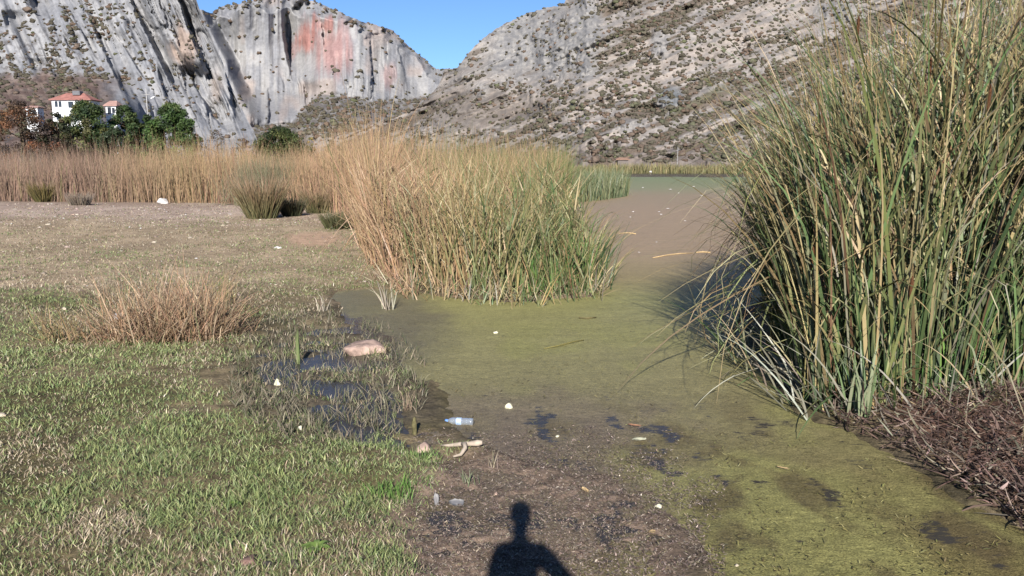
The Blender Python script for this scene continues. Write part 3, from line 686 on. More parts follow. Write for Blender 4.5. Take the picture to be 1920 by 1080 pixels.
# ---- middle reed clump in front, and the long bed behind it
def reeds(poly, n, hfun, zbase, c0f, c1f, wr, nseg=7, edge_keep=None, leanm=.05, bendm=.3, brk=.15):
    P = pts_in(poly, n)
    if edge_keep is not None:
        s_ = -poly_sd(P[:, 0], P[:, 1], poly); P = P[RNG.random(len(P)) < edge_keep(P, s_)]
    n = len(P); h = hfun(P[:, 0], P[:, 1]) * np.clip(RNG.normal(.9, .17, n), .3, 1.22)
    lw = RNG.random(n) < .2; h = np.where(lw, h * RNG.uniform(.35, .7, n), h)
    kt = np.where(RNG.random(n) < brk, RNG.uniform(.3, .85, n), 2.); ka = RNG.uniform(.4, 2.0, n)
    return P, blades(np.column_stack([P, zbase(P)]), h, wr[0] + (wr[1] - wr[0]) * RNG.random(n), 9 * fbm(P[:, 0] * 1.1, P[:, 1] * 1.1, 2, 77) + RNG.normal(0, .9, n), np.abs(RNG.normal(leanm, leanm, n)) + 2.4 * leanm * np.abs(vnoise(P[:, 0] * 2.3, P[:, 1] * 2.3, 78)),
                  np.abs(RNG.normal(bendm, .28, n)) + np.where(RNG.random(n) < .12, RNG.uniform(.4, 1.4, n), 0), nseg, c0f(P), c1f(P), kt, ka, face=RNG.uniform(-1, 1, n))
FOOT_M = [grd(*p) for p in [(745, 535), (835, 553), (960, 564), (1112, 553)]] + [(1.7, 17.0), (1.65, 19.0), (1.45, 22), (1.4, 26), (-1.0, 28), (-5.2, 29), (-4.6, 24), (-3.4, 19)]
def tint(P, cg, ct, jit=.16):
    """greener to the right, tan to the left, in patches"""
    px, _ = proj(P[:, 0], P[:, 1])
    g = np.clip(sstep(820, 1080, px) * .75 + .12 + .35 * fbm(P[:, 0] * 1.2, P[:, 1] * .8, 3, 601), 0, 1)
    isg = RNG.random(len(P)) < g
    tan_ = pal(len(P), *ct, jit, upr, KR); rust = pal(len(P), [(200, 158, 116), (188, 148, 108), (176, 138, 102), (192, 166, 116)], [4, 4, 3, 2], jit, upr, KR)
    tan_ = np.where((RNG.random(len(P)) < .85 * sstep(860, 760, px + 30 * vnoise(P[:, 0] * 2, P[:, 1] * 2, 6)))[:, None], rust, tan_)
    return np.where((isg & (RNG.random(len(P)) < sstep(690, 830, px)))[:, None], pal(len(P), *cg, jit, upr, KR), tan_)
PM, pM = reeds(FOOT_M, 9000, lambda X, Y: 2.5 + .4 * vnoise(X * .8, Y * .8, 5) + .3 * sstep(16, 24, Y) - 1.2 * sstep(.0, 1.7, X), lambda P: np.full(len(P), -.03),
               lambda P: tint(P, ([G_DK, G_MD, (120, 136, 70)], [3, 4, 3]), ([TAN, (186, 150, 104), BRN, G_YL], [4, 4, 1, 2])),
               lambda P: tint(P, ([G_MD, G_YL, TAN], [3, 4, 3]), ([STRAW, TAN, (190, 146, 96), G_YL], [4, 4, 3, 2])), (.014, .034), 8,
               lambda P, s: np.where(s < .9, 1, .35), leanm=.1, bendm=.4, brk=.24)
rootM = empty('reed_clump', (0.2, 16.0, 0)); tag(rootM, 'reed clump standing in the pond mid-frame, green on one side and tan on the other', 'reeds')
order = np.argsort(PM[:, 1] + .6 * RNG.standard_normal(len(PM))); sel = order[:200]; m_ = np.ones(len(PM), bool); m_[sel] = False
leaves(pM, sel, M_blade, rootM)
extra = []
for (fx, fy, fn, fh) in [(1085, 545, 40, 1.5), (1040, 550, 30, 1.1), (1000, 556, 26, .9)]:
    X, Y = grd(fx, fy); b_ = np.column_stack([X + RNG.normal(0, .13, fn), Y + RNG.normal(0, .08, fn), np.zeros(fn)])
    cg = pal(fn, [(92, 146, 56), (118, 150, 62), (84, 122, 60)], [2, 2, 2], .1, upr, KR)
    extra.append(blades(b_, fh * RNG.uniform(.5, 1.15, fn), RNG.uniform(.018, .03, fn), RNG.uniform(0, 6.28, fn), RNG.uniform(.02, .25, fn), RNG.uniform(0, .5, fn), 8, cg, cg, face=RNG.normal(0, .5, fn)))
# arching leaves over the water on the right flank and fallen straw at the foot
nA = 120; b_ = np.column_stack([np.interp(RNG.random(nA), [0, 1], [1.6, 3.4]), RNG.uniform(15.8, 21, nA), np.zeros(nA)]); b_[:, 0] = 1.75 + (b_[:, 1] - 15.8) * .05 + RNG.normal(0, .12, nA)
cA_ = pal(nA, [G_DK, G_MD, TAN, STRAW], [3, 3, 2, 2], .2, upr, KR)
extra.append(blades(b_, RNG.uniform(.7, 1.8, nA), RNG.uniform(.014, .026, nA), RNG.normal(0, .5, nA), RNG.uniform(.05, .5, nA), RNG.uniform(.3, 1.3, nA), 8, cA_, cA_, face=RNG.uniform(-1, 1, nA)))
nF = 420; tF = RNG.random(nF); fx = 690 + 440 * tF; fy = np.interp(fx, [690, 745, 835, 960, 1128], [532, 545, 556, 566, 556]) - RNG.random(nF) * 12
bF = np.array([grd(a, b) for a, b in zip(fx, fy)]); cF = pal(nF, [(190, 160, 126), (168, 140, 110), (200, 180, 150)], [3, 2, 2], .18, upr, KR)
extra.append(blades(np.column_stack([bF, RNG.uniform(.0, .1, nF)]), RNG.uniform(.2, .75, nF), RNG.uniform(.012, .024, nF), RNG.uniform(0, 6.28, nF), RNG.uniform(.7, 1.5, nF), RNG.uniform(-.1, .5, nF), 4, cF, cF, face=RNG.uniform(-1, 1, nF)))
leaves(extra[0], range(40), M_blade, rootM); leaves(extra[3], range(60), M_blade, rootM)
nY = 4200; PY_ = pts_in(FOOT_M, nY * 3); sY = -poly_sd(PY_[:, 0], PY_[:, 1], FOOT_M); PY_ = PY_[(sY < .8) & (PY_[:, 1] < 22)][:nY]; nY = len(PY_)
zY = 2.5 * RNG.beta(1.0, 1.7, nY) * (1 - .35 * sstep(.6, 2.0, PY_[:, 0]))
cY = tint(PY_, ([G_MD, (104, 122, 72), G_YL], [3, 3, 3]), ([STRAW, TAN, (180, 140, 100), (150, 120, 84)], [4, 3, 3, 2]), .2)
cY2 = tint(PY_, ([G_MD, TAN, G_YL], [3, 3, 3]), ([STRAW, TAN, (190, 160, 116)], [4, 3, 3]), .2)
nZ = 260; tz = RNG.random(nZ); fx = 730 + 400 * tz; fy = np.interp(fx, [730, 835, 960, 1130], [545, 556, 567, 553]) + 16 * RNG.random(nZ) ** 2.2 - 4
bZ = np.array([grd(a, b) for a, b in zip(fx, fy)]); cZ = tint(bZ, ([G_MD, (120, 136, 80), G_YL], [3, 3, 3]), ([STRAW, TAN, GRY], [4, 3, 3]), .2)
stray = blades(np.column_stack([bZ, np.full(nZ, -.02)]), RNG.uniform(.15, .95, nZ), RNG.uniform(.012, .026, nZ), RNG.uniform(0, 6.28, nZ), RNG.uniform(.05, .7, nZ), RNG.uniform(.0, 1.2, nZ), 6, cZ, cZ, np.where(RNG.random(nZ) < .4, RNG.uniform(.3, .8, nZ), 2.), RNG.uniform(.5, 1.6, nZ), face=RNG.uniform(-1, 1, nZ))
extra.append(messy(PY_, zY, RNG.uniform(.3, 1.1, nY), (.012, .028), cY, cY2, 6, bend=(.0, 1.3)))
rest = [stray, extra[5], pick(m_, pM), extra[1], extra[2], pick(np.arange(nA) >= 60, extra[3]), extra[4]]
o = join('leaves', localise(rest, rootM), M_blade, rootM); o['kind'] = 'stuff'

bedpx = [(735, 535), (712, 470), (690, 435), (660, 425), (600, 402), (540, 395), (470, 391), (380, 388), (250, 387), (120, 386), (-40, 384), (-260, 384)]
FOOT_B = [grd(*p) for p in bedpx] + [(-62, 62), (-40, 66), (-20, 68), (-6, 66), (3, 72), (4.6, 68), (4.0, 58), (3.0, 44), (2.2, 32), (1.7, 26), (0, 29), (-5.0, 29.5), (-4.2, 24), (-3.3, 19)]
def hB(X, Y):
    px, _ = proj(X, Y)
    return np.interp(px, [-100, 150, 330, 470, 520, 570, 640, 800, 1000, 1200], [3.0, 3.4, 3.7, 3.9, 2.8, 3.5, 3.7, 3.8, 3.4, 2.6]) + .55 * vnoise(X * .3, Y * .3, 9)
def bcol(P, tip):
    px, _ = proj(P[:, 0], P[:, 1]); n = len(P)
    gold = pal(n, [(200, 166, 116), (190, 152, 108), (178, 148, 104), (160, 140, 96)], [4, 4, 3, 2], .15, upr, KR)
    pink = pal(n, [(190, 142, 114), (174, 130, 104), (162, 124, 102)], [4, 4, 3], .15, upr, KR)
    grey = pal(n, [(164, 130, 106), (144, 114, 94), (172, 140, 116)], [3, 3, 3], .15, upr, KR)
    grn = pal(n, [G_MD, G_YL, (110, 120, 66)], [3, 3, 3], .15, upr, KR)
    c = mix(grey, gold, sstep(150, 420, px + 60 * vnoise(P[:, 0] * .3, P[:, 1] * .3, 4)))
    isp = RNG.random(n) < (.55 * (1 - tip) + .15) * sstep(330, 420, px); c = np.where(isp[:, None], pink, c)
    ig = RNG.random(n) < np.clip(.05 + .35 * sstep(700, 900, px) + .4 * sstep(1000, 1080, px), 0, 1); return np.where(ig[:, None], grn, c)
PBd, pBd = reeds(FOOT_B, 85000, hB, lambda P: np.full(len(P), .0), lambda P: bcol(P, 0), lambda P: bcol(P, 1), (.014, .034), 6,
                 lambda P, s: np.where(s < 1.3, 1, np.where(s < 4, .5, .28)), leanm=.045, bendm=.16, brk=.1)
tag(join('reed_bed', [pBd], M_dry), 'long bed of dry golden reeds across the far side of the grass', 'reeds', kind='stuff')
# narrow green reed spit at the right end of the bed, further out in the lake
SPIT = [(4.0, 52), (6.6, 57), (9.2, 64), (9.8, 68), (6, 72), (3, 64)]
_, pSp = reeds(SPIT, 2600, lambda X, Y: 2.2 + .2 * vnoise(X, Y, 3), lambda P: np.zeros(len(P)), lambda P: pal(len(P), [(92, 112, 72), (110, 122, 80), (130, 130, 84)], [3, 3, 2], .15, upr, KR),
              lambda P: pal(len(P), [(104, 122, 78), (140, 138, 92)], [3, 3], .15, upr, KR), (.03, .06), 6, leanm=.06, bendm=.35)
tag(join('reed_spit', [pSp], M_blade), 'low green reeds at the tip of the bed, out in the lake', 'reeds', kind='stuff')
# far shore reeds
FSH = [(10, 221), (46, 221.5), (120, 221), (200, 214), (205, 218), (120, 226), (40, 227), (8, 225)]
_, pFs = reeds(FSH, 9000, lambda X, Y: 2.9 + .5 * vnoise(X * .06, Y * .1, 6), lambda P: np.zeros(len(P)), lambda P: pal(len(P), [(140, 134, 84), (156, 142, 96), (118, 116, 70)], [3, 3, 3], .15, upr, KR),
               lambda P: pal(len(P), [(170, 152, 104), (150, 140, 90), (126, 122, 76)], [3, 3, 3], .15, upr, KR), (.14, .3), 4, leanm=.05, bendm=.1)
tag(join('far_reeds', [pFs], M_dry), 'thin line of yellow green reeds along the far shore of the lake', 'reeds', kind='stuff')

# ---- rush tussocks at the edge of the bed
def rush(px, py, wpx, hpx, cols, tips, label, n=420):
    X, Y = grd(px, py); s = F_PX / Y; R = wpx / s * .5; H = hpx / s
    r = R * .55 * np.sqrt(RNG.random(n)); a = RNG.uniform(0, 6.28, n)
    base = np.column_stack([r * np.cos(a), r * np.sin(a), np.zeros(n)])
    c0 = pal(n, cols, [1] * len(cols), .15, upr, KR); c1 = pal(n, tips, [1] * len(tips), .15, upr, KR)
    p = blades(base, H * RNG.uniform(.6, 1.15, n), RNG.uniform(.012, .03, n) * Y / 24, a + RNG.normal(0, .5, n), .12 + .45 * r / R + np.abs(RNG.normal(0, .1, n)), np.abs(RNG.normal(.25, .2, n)), 5, c0, c1, face=RNG.uniform(-1, 1, n), tipmix=1.8)
    root = empty('rush_tussock', (X, Y, float(ground_z(np.array([X]), np.array([Y]))[0]) - .02)); tag(root, label, 'rush', 'rush tussocks in front of the reed bed')
    o = join('stems', [p], M_blade, root); o['kind'] = 'stuff'
RG = [(112, 110, 66), (96, 98, 58), (132, 122, 78)]; RT = [(190, 146, 112), (168, 128, 98), (140, 120, 84)]
rush(492, 419, 96, 84, RG, RT, 'large rush tussock with brown tips at the corner of the reed bed', 700)
rush(548, 414, 60, 40, [(60, 66, 42), (72, 76, 50)], [(90, 92, 60), (120, 104, 74)], 'small dark rush tussock tucked against the large one')
rush(600, 408, 84, 52, RG, RT, 'rush tussock with reddish tips between the large tussock and the reeds', 500)
rush(636, 438, 92, 36, [(78, 82, 46), (96, 96, 56)], [(110, 106, 66), (98, 96, 58)], 'low wide olive rush tussock nearest the bare earth patch', 500)
rush(86, 385, 62, 40, [(120, 108, 58), (104, 98, 50)], [(140, 118, 66), (124, 110, 62)], 'lone yellow green rush tussock by the left end of the reed bed', 420)
rush(150, 392, 60, 26, [(150, 134, 116), (130, 116, 100)], [(160, 140, 120), (140, 120, 100)], 'faded grey rush tussock beside the lone yellow green one', 300)

# ---- dry sedge clump in the grass, left
rootD = empty('dry_sedge_clump', (*grd(320, 645), .06)); tag(rootD, 'sprawling clump of dry tan sedge in the grass beside the marsh', 'sedge')
nD = 3000
tc_ = np.array([(-.25, .15), (.15, .3), (.35, -.1), (-.1, -.25), (.55, .25), (-.6, -.15), (.05, .55)]); ti = RNG.integers(0, 7, nD); bx_ = tc_[ti, 0] + RNG.normal(0, .17, nD); by_ = tc_[ti, 1] + RNG.normal(0, .15, nD)
base = np.column_stack([bx_, by_, np.zeros(nD)])
cD = pal(nD, [(198, 158, 118), (182, 142, 106), (212, 182, 144), (160, 130, 100), (146, 144, 96)], [4, 4, 4, 2, 1], .2, upr, KR)
pD = blades(base, np.where(RNG.random(nD) < .2, RNG.uniform(.7, 1.35, nD), RNG.uniform(.2, .85, nD)), RNG.uniform(.008, .017, nD), np.arctan2(by_ - tc_[ti, 1], bx_ - tc_[ti, 0]) + RNG.normal(0, .9, nD), np.abs(RNG.normal(.45, .4, nD)), np.where(RNG.random(nD) < .35, RNG.uniform(.05, .6, nD), np.abs(RNG.normal(1.6, .7, nD))), 7, cD * .85, cD, face=RNG.uniform(-1.2, 1.2, nD))
nE = 110; bE = np.column_stack([RNG.normal(-1.35, .25, nE), RNG.normal(-.25, .12, nE), np.zeros(nE)])
cE = pal(nE, [(196, 164, 116), (176, 146, 96), (150, 140, 90)], [3, 3, 2], .16, upr, KR)
pE = blades(bE, RNG.uniform(.25, .75, nE), RNG.uniform(.008, .016, nE), RNG.normal(math.pi, 1.2, nE), np.abs(RNG.normal(.5, .35, nE)), np.abs(RNG.normal(.9, .5, nE)), 7, cE * .85, cE, face=RNG.uniform(-1.2, 1.2, nE))
tall = np.argsort(-pD[0][:, :, 2].max(1))[:160]; m_ = np.ones(nD, bool); m_[tall] = False
def leaves_l(part, idx, mat, parent):
    V, _, C, fq = part
    for i in idx: obj('leaf', mesh_np('leaf', V[i], fq, C[i]), mat, parent)
leaves_l(pD, tall, M_dry, rootD)
o = join('leaves', [pick(m_, pD), pE], M_dry, rootD); o['kind'] = 'stuff'

# ------------------------------------------------------------------ grass
nG = 460000
rr = np.exp(RNG.uniform(math.log(3.9), math.log(52), nG)); tt = RNG.uniform(-.86, .09, nG)
gx = rr * np.sin(tt); gy = rr * np.cos(tt)
gp, gq = proj(gx, gy)
sdg = poly_sd(gx, gy, W_POND); gz = ground_z(gx, gy)
n1 = fbm(gx * .8, gy * .8, 4, 701); n2 = fbm(gx * 3.2, gy * 3.2, 3, 711); n3 = fbm(gx * .22, gy * .22, 3, 721)
dens = np.full(nG, 1.0)
dens *= sstep(.02, .25, sdg + .15 * n2)
mudz = ell(gp, gq, 1015, 1010, 235, 190)
dens *= sstep(.85, 1.15, mudz + .2 * n1) * sstep(.6, 1.2, ell(gp, gq, 790, 770, 80, 95) + .4 * n1)
dens = np.where(ell(gp, gq, 600, 715, 170, 110) + .45 * n1 < 1.05, .5 * sstep(-.3, .3, n2) * (gz > -.012), dens)
dens *= np.interp(gq, [385, 415, 450, 560, 640], [.16, .38, .6, .9, 1.0]) * (.62 + .38 * sstep(-.35, .2, n2))
dens *= 1 - .92 * (1 - sstep(.6, 1.1, ell(gp, gq, 590, 458, 60, 16)))
dens *= (gy > 3.2)
k = RNG.random(nG) < dens
gx, gy, gz, gp, gq, n1, n2, n3, rr = [a[k] for a in (gx, gy, gz, gp, gq, n1, n2, n3, rr)]; nG = len(gx)
green = np.clip(np.interp(gq, [400, 470, 560, 640, 760, 1080], [.08, .24, .42, .68, .84, .84]) + .55 * n1 + .45 * n3 + .2 * n2, 0.02, .97)
green = np.where(ell(gp, gq, 620, 500, 150, 62) < 1, np.maximum(green, .62 + .3 * n2), green)
for (cx, cy, a, b) in [(210, 1020, 110, 50), (60, 880, 90, 45), (60, 545, 150, 20), (250, 560, 120, 25)]:
    green -= .5 * (1 - sstep(.6, 1.2, ell(gp, gq, cx, cy, a, b) + .3 * n2))
green -= .35 * (1 - sstep(.7, 1.2, ell(gp, gq, 600, 715, 180, 120)))
for (cx, cy, a, b) in [(235, 492, 70, 12), (70, 570, 90, 16), (735, 915, 45, 35), (790, 862, 35, 18), (730, 1060, 60, 30), (250, 745, 40, 22), (310, 1010, 40, 25), (20, 640, 60, 20), (690, 660, 40, 14)]:
    green += .6 * (1 - sstep(.5, 1.2, ell(gp, gq, cx, cy, a, b) + .3 * n2))
isg = RNG.random(nG) < green
cg = pal(nG, [(106, 120, 66), (126, 135, 78), (86, 104, 56), (144, 150, 94)], [4, 4, 3, 2], .2, gnd, 1.1); cs = pal(nG, [(160, 144, 116), (144, 128, 102), (180, 164, 138), (126, 110, 86)], [4, 4, 2, 3], .2, gnd, 1.1)
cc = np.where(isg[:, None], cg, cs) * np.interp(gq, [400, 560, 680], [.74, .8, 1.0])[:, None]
hgt = RNG.uniform(.022, .075, nG) * (1 + .5 * n1 + .5 * n2) * np.interp(rr, [4, 10, 20, 50], [1, 1.15, 1.1, 1.2])
wid = RNG.uniform(.0035, .007, nG) * np.interp(rr, [4, 8, 20, 50], [1, 1.5, 3.2, 7])
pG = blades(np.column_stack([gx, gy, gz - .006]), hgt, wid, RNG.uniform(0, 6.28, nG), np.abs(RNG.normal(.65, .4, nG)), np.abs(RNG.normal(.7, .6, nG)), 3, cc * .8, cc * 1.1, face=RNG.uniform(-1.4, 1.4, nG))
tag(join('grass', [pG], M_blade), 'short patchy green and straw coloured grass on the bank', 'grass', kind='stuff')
print('grass blades', nG)

# scraggly grey grass in the marsh and longer blades along the edge
nW = 9000
wx = RNG.uniform(430, 800, nW); wy = RNG.uniform(590, 860, nW)
kk = (ell(wx, wy, 610, 720, 185, 125) < 1.05) & (vnoise(wx / 26, wy / 14, 8) > -.25); wx, wy = wx[kk], wy[kk]; nW = len(wx)
bW = np.array([grd(a, b) for a, b in zip(wx, wy)]); cW = pal(nW, [(150, 140, 116), (128, 122, 96), (172, 158, 130), (104, 116, 72)], [4, 4, 3, 3], .18, upr, KR)
pW = blades(np.column_stack([bW, np.maximum(ground_z(bW[:, 0], bW[:, 1]), -.01) - .005]), RNG.uniform(.05, .2, nW), RNG.uniform(.006, .011, nW), RNG.uniform(0, 6.28, nW), np.abs(RNG.normal(.5, .5, nW)), np.abs(RNG.normal(.9, .6, nW)), 5, cW * .8, cW, face=RNG.uniform(-1.3, 1.3, nW))
tag(join('marsh_grass', [pW], M_dry), 'faded long grass standing in the dark marsh puddles', 'grass', kind='stuff')

# ------------------------------------------------------------------ litter: dead reeds on the right bank, scraps on the mud
nL = 30000
lx = RNG.uniform(1560, 2700, nL); ly = RNG.uniform(745, 1200, nL)
lim = np.interp(lx, [1560, 1650, 1750, 1830, 1920, 2080, 2300], [800, 838, 890, 945, 992, 1080, 1200])
kk = (ly < lim) & (ly > 745 + 20 * vnoise(lx / 30, lx * 0, 3)); lx, ly = lx[kk], ly[kk]; nL = len(lx)
bL = np.array([grd(a, b) for a, b in zip(lx, ly)])
cL = pal(nL, [(150, 120, 106), (126, 98, 86), (180, 156, 138), (84, 66, 58), (156, 146, 122)], [4, 4, 2, 3, 2], .25, upr, KR)
pL = blades(np.column_stack([bL, ground_z(bL[:, 0], bL[:, 1]) + RNG.random(nL) ** 2 * .16]), np.where(RNG.random(nL) < .65, RNG.uniform(.03, .1, nL), RNG.uniform(.1, .35, nL)), RNG.uniform(.010, .032, nL), RNG.uniform(0, 6.28, nL), RNG.uniform(.9, 1.75, nL), RNG.normal(0, .5, nL), 4, cL * .85, cL, face=RNG.uniform(-1.5, 1.5, nL))
tag(join('dead_reed_litter', [pL], M_dry), 'heap of brown dead reed litter at the foot of the tall cattails', 'litter', kind='stuff')
nM = 42000
mx_ = RNG.uniform(770, 1360, nM); my_ = RNG.uniform(800, 1110, nM)
nn = fbm(mx_ / 40, my_ / 24, 3, 801)
kk = (ell(mx_, my_, 1030, 1000, 330, 200) + .6 * nn + .35 * RNG.random(nM) < 1.15); mx_, my_ = mx_[kk], my_[kk]; nM = len(mx_)
bM_ = np.array([grd(a, b) for a, b in zip(mx_, my_)])
cM = pal(nM, [(142, 124, 110), (122, 105, 94), (172, 154, 138), (84, 70, 62), (122, 114, 84)], [4, 4, 2, 4, 2], .22, gnd, 1.0)
pMd = blades(np.column_stack([bM_, np.maximum(ground_z(bM_[:, 0], bM_[:, 1]), 0) + RNG.random(nM) * .012]), RNG.uniform(.008, .03, nM), RNG.uniform(.004, .012, nM), RNG.uniform(0, 6.28, nM), RNG.uniform(1.1, 1.6, nM), RNG.normal(0, .4, nM), 3, cM * .85, cM, face=RNG.uniform(-1.5, 1.5, nM))
tag(join('mud_debris', [pMd], M_dry), 'crumbly brown plant debris lying on the mud', 'debris', kind='stuff')
nK = 9000
kx = RNG.uniform(780, 1900, nK); ky = RNG.uniform(600, 1080, nK) ; bK = np.array([grd(a, b) for a, b in zip(kx, ky)])
kk = (poly_sd(bK[:, 0], bK[:, 1], W_POND) < -.02) & (fbm(kx / 70, ky / 24, 4, 811) > .02); bK = bK[kk]; nK = len(bK)
cK = pal(nK, [(126, 120, 60), (96, 86, 50), (150, 140, 84), (70, 60, 40)], [4, 4, 2, 3], .2, gnd, .8)
pK = blades(np.column_stack([bK, np.full(nK, .002)]), RNG.uniform(.012, .05, nK), RNG.uniform(.006, .014, nK), RNG.uniform(0, 6.28, nK), RNG.uniform(1.0, 1.55, nK), RNG.normal(0, .3, nK), 2, cK, cK, face=RNG.uniform(-1.5, 1.5, nK))
tag(join('pond_weed', [pK], M_blade), 'bits of weed and dead leaf floating on the olive scum', 'weed', kind='stuff')

# ------------------------------------------------------------------ stones and found things
def gz1(X, Y): return float(ground_z(np.array([X]), np.array([Y]))[0])
IV3, IF3 = ico(3)
def stone_mat(name, c): return flat_mat(name, c, .9, .15, 6, .5, 1.3, 1.0, .06)
M_pink = stone_mat('pink_stone', gnd((182, 156, 142), .8)); M_white = stone_mat('white_stone', gnd((205, 200, 196), .8)); M_beige = stone_mat('beige_stone', gnd((188, 176, 156), .85))
M_foam = flat_mat('foam', gnd((208, 204, 178), .85), .85, .2, 30, .85, 1.1, .5, .01)
def stone(px, py, wpx, hpx, mat, name, label, cat, seed, sink=.3, depth=1.0, group=None, rough=.16):
    X, Y = grd(px, py, .04); s = F_PX / math.hypot(Y, CAM_H); r = np.random.default_rng(seed)
    nz = (fbm(IV3[:, 0] * 1.3 + seed, IV3[:, 1] * 1.3 + IV3[:, 2], 3, seed) + .35 * fbm(IV3[:, 0] * 4 + IV3[:, 2] * 3, IV3[:, 1] * 4 + seed, 2, seed + 9)) * rough * 3.0
    V = IV3 * (1 + nz)[:, None]
    for _ in range(12):                                              # chip flat facets
        d = r.standard_normal(3); d[2] = abs(d[2]) * .8; d /= np.linalg.norm(d); k_ = r.uniform(.36, .8); e = V @ d - k_
        V = V - np.clip(e, 0, None)[:, None] * d * .85
    W_, H_ = wpx / s * .5, hpx / s * .5
    V = V * np.array([W_, W_ * depth * .8, H_])
    V[:, 2] += H_ * (1 - 2 * sink)
    o = obj(name, mesh_np(name, V, IF3), mat, None, (X, Y, max(gz1(X, Y), 0) - .004)); o.rotation_euler = (0, 0, r.uniform(-.3, .3))
    return tag(o, label, cat, group)
stone(690, 655, 92, 44, M_pink, 'stone', 'broad pinkish stone at the water edge with grass growing against it', 'stone', 3, .32, 1.1)
stone(795, 840, 54, 30, M_pink, 'stone', 'small rounded pink stone beside the dark puddle and the driftwood', 'stone', 5, .3)
stone(224, 606, 46, 20, M_white, 'stone', 'flat white stone just beside the dry sedge clump', 'stone', 8, .3)
stone(338, 618, 46, 44, M_pink, 'stone', 'upright pinkish stone hidden among the dry sedge', 'stone', 9, .2)
stone(306, 388, 28, 16, M_white, 'stone', 'bright white boulder in front of the golden reed bed', 'stone', 12, .2)
stone(522, 473, 20, 7, M_white, 'stone', 'thin pale stone on the bare earth patch', 'stone', 13, .3)
stone(92, 430, 14, 9, M_beige, 'stone', 'small beige stone on the gravelly ground left of the tussocks', 'stone', 14, .3)
stone(122, 590, 16, 8, M_beige, 'stone', 'small beige stone lying in the short grass beyond the sedge', 'stone', 15, .3)
stone(8, 795, 22, 14, M_beige, 'stone', 'beige stone in the grass at the left edge of the frame', 'stone', 16, .3)
stone(470, 1078, 44, 26, stone_mat('brown_stone', gnd((120, 96, 88))), 'stone', 'brown stone at the bottom edge of the grass', 'stone', 17, .3)
stone(506, 1084, 30, 22, stone_mat('dark_stone', gnd((70, 66, 62))), 'stone', 'dark stone at the bottom edge beside the broad leaved weed', 'stone', 18, .3)
stone(552, 1086, 34, 20, stone_mat('dark_stone', gnd((80, 74, 66))), 'stone', 'dark stone right under the broad leaved weed', 'stone', 19, .3)
stone(930, 917, 14, 8, M_pink, 'stone', 'little pink stone on the mud just above the head of the shadow', 'stone', 20, .25)
stone(1382, 1048 - 0, 10, 6, M_beige, 'stone', 'tiny beige stone on the scum right of the shadow', 'stone', 21, .25)
stone(520, 716, 18, 17, M_foam, 'foam_lump', 'white foam lump in the marsh grass', 'foam', 31, .15, group='pale foam lumps')
stone(563, 815, 12, 13, M_foam, 'foam_lump', 'small white foam lump on the grass below the marsh', 'foam', 32, .15, group='pale foam lumps')
stone(955, 757, 18, 15, M_foam, 'foam_lump', 'yellowish foam lump floating on the weed above the bottle', 'foam', 33, .2, group='pale foam lumps')
stone(930, 619, 11, 5, M_foam, 'foam_lump', 'tiny foam scrap floating in the open green weed', 'foam', 34, .2, group='pale foam lumps')
stone(1045, 810, 10, 4, M_foam, 'foam_lump', 'flat foam scrap floating right of the bottle', 'foam', 35, .2, group='pale foam lumps')
stone(1235, 940, 16, 8, M_foam, 'foam_lump', 'pale foam scrap at the edge of the mud, right of the shadow', 'foam', 36, .2, group='pale foam lumps')
# scattered pebbles on the gravel: small, similar
pm = [stone(-500, 500, 10, 6, M_white, 'pebble', 'x', 'pebble', 40 + i, .3) for i in range(4)]
pmeshes = [o.data for o in pm]
for o in pm: bpy.data.objects.remove(o)
for i in range(70):
    x = random.uniform(0, 470) if i % 3 else random.uniform(0, 760); y = random.choice([random.uniform(398, 428), random.uniform(398, 428), random.uniform(398, 560)])
    X, Y = grd(x, y); 
    if poly_sd(np.array([X]), np.array([Y]), W_POND)[0] < .3: continue
    o = obj('pebble', pmeshes[i % 4], M_white, None, (X, Y, gz1(X, Y))); s = random.uniform(.2, .7) * (Y / 20) ** .5; o.scale = (s, s, s * .8); o.rotation_euler = (0, 0, random.uniform(0, 6))
    tag(o, 'white pebble lying on the dry gravelly ground', 'pebble', 'white pebbles strewn over the dry ground')

# gravel on the bare far part of the ground
nV = 5200; I1, F1 = ico(1)
vx_ = RNG.uniform(-20, 720, nV); vy_ = np.where(RNG.random(nV) < .6, RNG.uniform(388, 436, nV), RNG.uniform(388, 560, nV)); bV = np.array([grd(a, b) for a, b in zip(vx_, vy_)])
kk = (poly_sd(bV[:, 0], bV[:, 1], W_POND) > .4) & (fbm(vx_ / 60, vy_ / 10, 3, 821) > -.15); bV = bV[kk]; nV = len(bV)
sV = RNG.uniform(.008, .026, nV) * np.exp(.4 * RNG.standard_normal(nV)) * (bV[:, 1] / 22) ** .5
Vv = (I1[None] * np.stack([sV * RNG.uniform(.8, 1.7, nV), sV, sV * .6], -1)[:, None, :] * (1 + .25 * RNG.standard_normal((nV, len(I1), 1)).clip(-1, 1))) + np.column_stack([bV, ground_z(bV[:, 0], bV[:, 1])])[:, None, :]
cV = pal(nV, [(170, 150, 134), (146, 126, 112), (196, 182, 168), (120, 102, 90)], [4, 4, 1, 3], .18, gnd, .85)
tag(obj('gravel', mesh_np('gravel', Vv.reshape(-1, 3), (F1[None] + (np.arange(nV) * len(I1))[:, None, None]).reshape(-1, 3), np.repeat(cV, len(I1), 0)), M_dry), 'fine pinkish gravel on the bare ground before the reed bed', 'gravel', kind='stuff')

